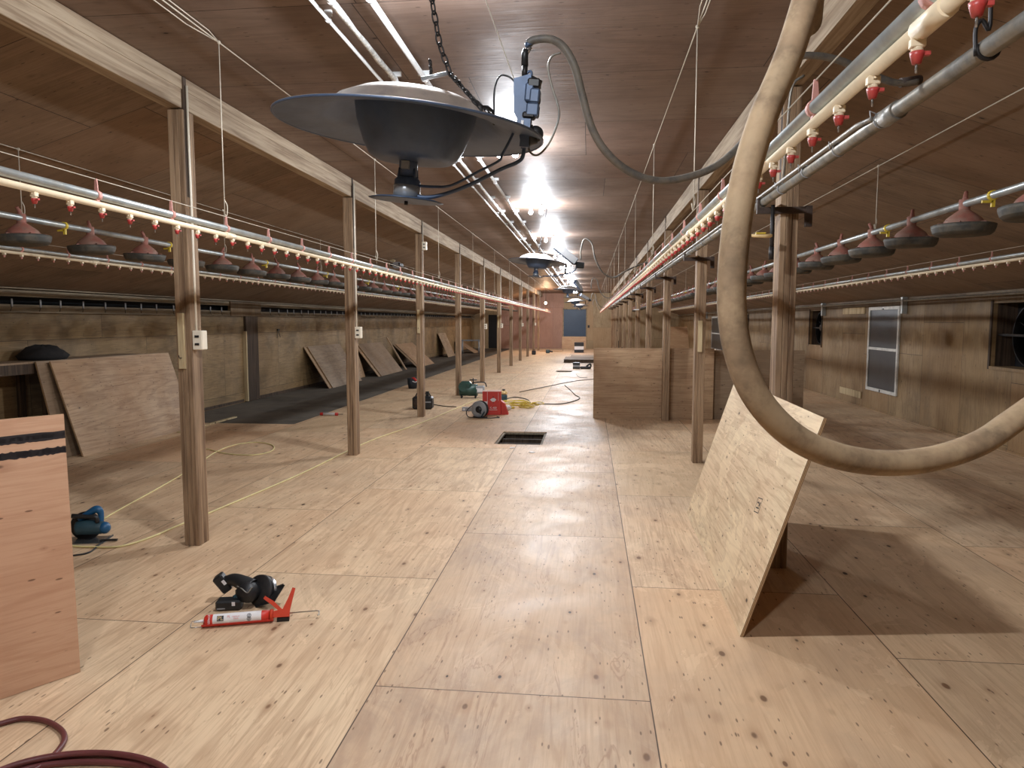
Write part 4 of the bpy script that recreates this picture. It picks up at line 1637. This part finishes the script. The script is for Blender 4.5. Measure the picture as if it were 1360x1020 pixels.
b.box((-.075, -.04, -.03), (.065, .04, .028), 'black', X, bev=.01)
b.box((-.065, -.0415, -.018), (-.02, -.04, -.012), 'grey', X)
b.box((.018, -.042, .0), (.036, -.0395, .022), 'label', X)
b.build('battery_foot', cs)
b = MB()
GX = Matrix.Translation((.075, .01, .085)) @ Euler((radians(68), radians(18), radians(-28))).to_matrix().to_4x4()
b.lathe([(.0, .012), (.082, .012), (.088, .006), (.088, -.010), (.082, -.014), (0, -.014)], 'dsteel', 32, GX)
b.lathe([(.0, -.030), (.022, -.030), (.022, -.012)], 'steel', 16, GX)
b.build('blade_guard', cs)
b = MB()
b.lathe([(0, .0008), (.078, .0008), (.078, -.0008), (0, -.0008)], 'steel', 40, Matrix.Translation((.10, .03, .082)) @ Euler((radians(68), radians(18), radians(-28))).to_matrix().to_4x4())
b.build('saw_blade', cs)
b = MB()
X = Matrix.Translation((.135, -.02, .055)) @ Euler((radians(30), radians(-24), radians(-28))).to_matrix().to_4x4()
b.box((-.115, -.06, -.002), (.095, .06, .002), 'dsteel', X)
b.box((-.115, .057, -.002), (.095, .061, .014), 'steel', X)
b.build('base_plate', cs)
b = MB()
b.tube([(.055, -.06, .13), (.03, -.07, .10), (-.005, -.06, .12), (-.04, -.04, .128)], .0035, 'greypipe', 8, 5)
b.build('hex_key', cs)

# blue corded saw
pb_ = flr(122, 718)
bs = empty('circular_saw', (pb_.x, pb_.y, 0), 'blue and black circular saw on floor half hidden by pinkish sheet', 'saw', rot=(0, 0, .25))
b = MB()
b.tube([(-.10, 0, .10), (-.03, 0, .105), (.07, 0, .10), (.115, 0, .098)], [.05, .056, .05, .03], 'teal', 18, 4)
b.ball((.10, -.01, .098), .045, 'blue', 14, 9, (.9, 1, 1))
b.build('motor_housing', bs)
b = MB()
b.tube([(-.09, .02, .16), (-.03, .02, .20), (.03, .02, .235), (.055, .02, .225), (.066, .02, .19), (.065, .01, .13)], [.022, .024, .028, .027, .02, .02], 'blue', 14, 5)
b.build('handle', bs)
b = MB()
b.tube([(-.12, -.02, .20), (-.02, -.02, .19), (.045, -.02, .185), (.055, -.02, .14)], [.018, .016, .016, .016], 'black', 10, 4)
b.build('grip', bs)
b = MB()
b.lathe([(0, .02), (.105, .02), (.11, .01), (.11, -.012), (.10, -.02), (0, -.02)], 'dsteel', 32, Matrix.Translation((-.06, .06, .10)) @ Matrix.Rotation(pi / 2, 4, 'X'))
b.build('blade_guard', bs)
b = MB()
b.box((-.2, -.10, .002), (.12, .09, .008), 'steel')
b.box((.08, -.06, .008), (.2, -.04, .02), 'black')
b.build('base_plate', bs)

# red carton with plumbers label
pr = flr(653, 551)
rb = empty('red_carton', (pr.x, pr.y, 0), 'tall red carton with white diamond and label standing in aisle', 'carton', rot=(0, 0, .08))
W_, D_, H_ = .325, .30, .415
b = MB()
b.box((-W_ / 2, 0, 0), (W_ / 2, D_, H_), 'boxred', bev=.004)
b.build('carton_body', rb)
b = MB()
b.box((-W_ / 2 + .003, .003, H_), (W_ / 2 - .003, D_ - .003, H_ + .003), 'carton')
b.box((-W_ / 2 + .05, .0, H_ + .003), (-W_ / 2 + .058, D_, H_ + .004), 'label')
b.build('carton_lid', rb)
b = MB()
FX = Matrix.Rotation(pi / 2, 4, 'X')
b.prism([(-.04, .27), (.0, .30), (.04, .30), (.075, .27), (.04, .235), (.0, .235)], .0005, .0015, 'label', FX @ Matrix.Translation((.01, 0, 0)))
b.box((-W_ / 2 + .01, -.0015, .16), (-W_ / 2 + .09, -.0005, .24), 'label')
b.box((-W_ / 2 + .085, -.0012, .10), (-W_ / 2 + .09, -.0005, .41), 'label')
b.box((W_ / 2 - .045, -.0012, .25), (W_ / 2 - .041, -.0005, .40), 'label')
for x, z in ((.03, .32), (.03, .215)):
    b.box((x - .012, -.0015, z - .006), (x + .012, -.0005, z + .006), 'black')
b.build('printed_marks', rb)
TX = Matrix.Rotation(pi / 2, 4, 'X')
text('carton_lettering', 'K-400', .048, 'label', rb, Matrix.Translation((.03, -.0012, .125)) @ TX)
b = MB()
b.box((-.045, -.0015, .086), (.10, -.0005, .094), 'label')
b.build('lettering_line', rb)
b = MB()
b.prism([(0, 0), (.13, 0), (.06, .20), (0, .24)], 0, .22, 'boxred', Matrix.Translation((W_ / 2 + .004, .26, 0)) @ FX)
o = b.build('carton_flap', rb)
# hose reel / vacuum item on the carton
b = MB()
b.tube([(.10, .12, 0), (.0, .20, 0)], .01, 'black', 6)
sp = flr(638, 554)
re = empty('cord_reel', (sp.x, sp.y - .05, 0), 'dark grey cord reel standing in front of the red carton', 'cord reel', rot=(0, 0, -.25))
RXX = Matrix.Translation((0, 0, .145)) @ Matrix.Rotation(pi / 2, 4, 'X')
b = MB()
b.lathe([(.06, .06), (.135, .055), (.145, .045), (.135, .04), (.06, .04)], 'grey', 32, RXX)
b.lathe([(.06, -.06), (.135, -.055), (.145, -.045), (.135, -.04), (.06, -.04)], 'dsteel', 32, RXX)
b.build('reel_flange', re)
b = MB()
b.lathe([(0, .062), (.055, .062), (.055, -.062), (0, -.062)], 'black', 24, RXX)
for k in range(5):
    b.lathe([(.085 + .004 * k, .03 - .014 * k), (.10, .026 - .014 * k), (.085, .02 - .014 * k)], 'black', 24, RXX)
b.build('reel_hub', re)
b = MB()
b.tube([(-.12, .0, .012), (-.05, -.07, .012), (.05, -.07, .012), (.14, 0, .012)], .011, 'dsteel', 8, 4)
b.tube([(.05, -.07, .012), (.09, -.09, .07), (.12, -.08, .12)], .012, 'teal', 8, 4)
b.tube([(0, -.08, .145), (.04, -.09, .1), (.06, -.09, .09)], .012, 'black', 8, 3)
b.build('reel_stand', re)
b = MB()
b.tube([(-.02, .07, .25), (-.16, .05, .20), (-.25, .0, .1), (-.2, -.05, .012), (-.05, -.10, .012), (.15, -.12, .012), (.30, .0, .012), (.34, .06, .012), (.26, .14, .012)], .008, 'black', 8, 5)
b.build('loose_cord', re)
# small carton left of it
p = flr(621, 546)
b = MB()
b.box((-.10, -.03, 0), (.10, .06, .07), 'grey', bev=.004)
o = b.build('small_box', loc=(p.x, p.y, .001))
tag(o, 'small grey box on the floor left of the cord reel', 'box')
b = MB()
b.box((-.08, -.032, .015), (-.04, -.030, .055), 'label')
b.build('box_label', o)
# green compressor
pg = flr(626, 528)
gc = empty('air_compressor', (pg.x, pg.y - .05, 0), 'dark green air compressor on the floor by fourth left post', 'compressor', rot=(0, 0, .1))
b = MB()
b.tube([(-.26, 0, .17), (-.24, 0, .17), (.14, 0, .17), (.16, 0, .17)], [.06, .13, .13, .06], 'green', 22)
b.build('tank', gc)
b = MB()
b.box((-.25, -.13, .18), (.02, .13, .36), 'green', bev=.05)
b.tube([(-.16, -.13, .25), (-.16, .13, .25)], .10, 'green', 18)
b.build('motor_shroud', gc)
b = MB()
b.box((.10, -.12, .10), (.30, .10, .26), 'grey', bev=.02)
b.box((.12, -.125, .14), (.26, -.119, .22), 'label')
b.build('pump_cover', gc)
b = MB()
b.tube([(.05, 0, .30), (.05, 0, .43)], .012, 'black', 8)
b.tube([(-.03, 0, .39), (.13, 0, .39)], .012, 'black', 8)
b.build('pressure_handle', gc)
b = MB()
b.tube([(.02, 0, .32), (.16, 0, .34), (.30, 0, .33), (.34, 0, .24)], .012, 'black', 8, 4)
b.build('carry_bar', gc)
for x in (-.2, .1):
    b = MB()
    b.tube([(x, -.1, .0), (x, -.07, .08)], .018, 'black', 8)
    b.tube([(x, .1, .0), (x, .07, .08)], .018, 'black', 8)
    b.build('foot', gc)
# jobsite radio behind the third post
pt = flr(558, 545)
ra = empty('jobsite_radio', (pt.x, pt.y + .25, 0), 'black boxy radio on floor behind the third left post', 'radio', rot=(0, 0, .05))
b = MB()
b.box((-.19, -.12, 0), (.19, .10, .24), 'black', bev=.03)
b.build('radio_body', ra)
b = MB()
b.lathe([(0, .005), (.07, .005), (.075, 0)], 'rust', 24, Matrix.Translation((-.11, -.12, .12)) @ Matrix.Rotation(pi / 2, 4, 'X'))
b.box((.06, -.124, .13), (.17, -.12, .15), 'grey')
b.build('speaker_grille', ra)
b = MB()
b.tube([(-.14, 0, .24), (-.12, 0, .29), (.12, 0, .29), (.14, 0, .24)], .012, 'black', 8)
b.build('carry_handle', ra)
b = MB()
b.box((.05, -.02, .24), (.11, .04, .33), 'black')
b.build('battery_pack', ra)
# drill bucket thing
pt = flr(548, 516)
dr = empty('cordless_tool', (pt.x, pt.y, 0), 'dark bucket shaped tool bag with red top left of third post', 'tool')
b = MB()
b.lathe([(0, 0), (.10, 0), (.12, .12), (.13, .26), (.11, .26), (0, .2)], 'slot', 18)
b.build('tool_bag', dr)
b = MB()
b.tube([(-.03, -.05, .2), (.05, -.09, .26), (.13, -.10, .20)], [.04, .03, .025], 'paint_red', 10, 3)
b.tube([(.0, -.10, .20), (.1, -.14, .17), (.16, -.12, .2)], .012, 'label', 8, 3)
b.build('red_tool', dr)
# caulk tube on the old floor
pt = flr(438, 552)
tu = empty('caulk_tube', (pt.x, pt.y, .028), 'grey and red caulk tube lying on floor left of second post', 'caulk tube', rot=(0, 0, .0))
b = MB()
b.lathe([(0, -.12), (.026, -.12), (.026, .10)], 'label', 18, RY)
b.build('tube_body', tu)
b = MB()
b.lathe([(.0265, .10), (.0265, .15), (0, .15)], 'paint_red', 18, RY)
b.lathe([(.0265, -.17), (.0265, -.115)], 'paint_red', 18, RY)
b.tube([(.15, 0, 0), (.24, 0, 0)], .006, 'dsteel', 8)
b.build('tube_cap', tu)
# white bottle and bits by the yellow heap
pt = flr(673, 545)
wb_ = empty('spray_bottle', (pt.x, pt.y, .045), 'white bottle with yellow green cap lying right of red carton', 'bottle', rot=(0, 0, .5))
b = MB()
b.lathe([(0, -.13), (.04, -.13), (.045, -.11), (.045, .05), (.02, .09)], 'label', 18, RY)
b.build('bottle_body', wb_)
b = MB()
b.lathe([(.022, .085), (.022, .15), (0, .15)], 'yellow', 14, RY)
b.build('cap', wb_)
pt = flr(668, 535)
yb = empty('yellow_tool', (pt.x - .02, pt.y + .3, 0), 'yellow and dark tool standing behind the red carton', 'tool')
b = MB()
b.box((-.07, -.07, 0), (.07, .07, .14), 'teal', bev=.02)
b.build('tool_base', yb)
b = MB()
b.box((-.075, -.06, .14), (.075, .06, .22), 'gold', bev=.025)
b.tube([(0, 0, .22), (0, 0, .25)], .03, 'black', 10)
b.build('tool_head', yb)
# far objects
for (x, y, w_, h_, d_, cols, lab) in ((765.5, 490, .25, .22, .2, ('black', 'grey', 'black'), 'small black and grey case on floor before the sheet stack'),
                                       (769, 468.5, .5, .55, .35, ('black', 'label', 'black'), 'black and white case on floor beyond the sheet stack')):
    p = flr(x, y)
    o = empty('tool_case', (p.x, p.y, 0), lab, 'case')
    b = MB()
    b.box((-w_ / 2, 0, 0), (w_ / 2, d_, h_ * .3), cols[0])
    b.box((-w_ / 2, 0, h_ * .62), (w_ / 2, d_, h_), cols[2], bev=.01)
    b.build('case_shell', o)
    b = MB()
    b.box((-w_ / 2 + .004, .004, h_ * .3), (w_ / 2 - .004, d_ - .004, h_ * .62), cols[1])
    b.build('case_band', o)
p = flr(778, 490)
o = empty('belt_sander', (p.x, p.y, 0), 'dark belt sander on the floor right of small case', 'sander')
b = MB()
b.box((-.2, -.06, 0), (.19, .06, .09), 'dsteel', bev=.03)
b.build('sander_body', o)
b = MB()
b.tube([(.02, 0, .08), (.10, 0, .15), (.16, 0, .17), (.18, 0, .08)], .03, 'black', 10, 3)
b.build('handle', o)
p = flr(729, 469)
o = empty('power_tool', (p.x, p.y, 0), 'dark power tool on floor before the pale far sheet', 'tool')
b = MB()
b.box((-.16, -.1, 0), (.05, .1, .18), 'teal', bev=.03)
b.build('tool_body', o)
b = MB()
b.tube([(.02, 0, .1), (.2, 0, .08)], .04, 'dsteel', 10)
b.build('tool_nose', o)
p = flr(709, 471)
b = MB()
b.box((-.1, -.08, 0), (.1, .08, .2), 'black', bev=.03)
o = b.build('small_case', loc=(p.x, p.y, 0))
tag(o, 'tiny black case on floor left of seventh left post', 'case')
b = MB()
b.tube([(-.05, 0, .2), (-.04, 0, .24), (.04, 0, .24), (.05, 0, .2)], .01, 'black', 6)
b.build('handle', o)
b = MB()
b.tube([(0, 0, 0), (0, 0, .35), (.05, 0, .5)], .05, 'dsteel', 8)
b.box((-.3, -.1, 0), (.3, .1, .12), 'dsteel')
o = b.build('floor_jack', loc=(1.9 - .2, YF - .5, 0))
tag(o, 'small dark device standing on floor before the far wall right side', 'device')

# ------------------------------------------------------------------ world and view
wd = bpy.data.worlds.new('world')
S.world = wd
wd.use_nodes = True
bgn = wd.node_tree.nodes['Background']
bgn.inputs[0].default_value = (.02, .03, .05, 1)
bgn.inputs[1].default_value = .3
S.view_settings.view_transform = 'Standard'
S.view_settings.look = 'None'
S.view_settings.gamma = 1
S.view_settings.use_curve_mapping = False
S.view_settings.exposure = 1.1
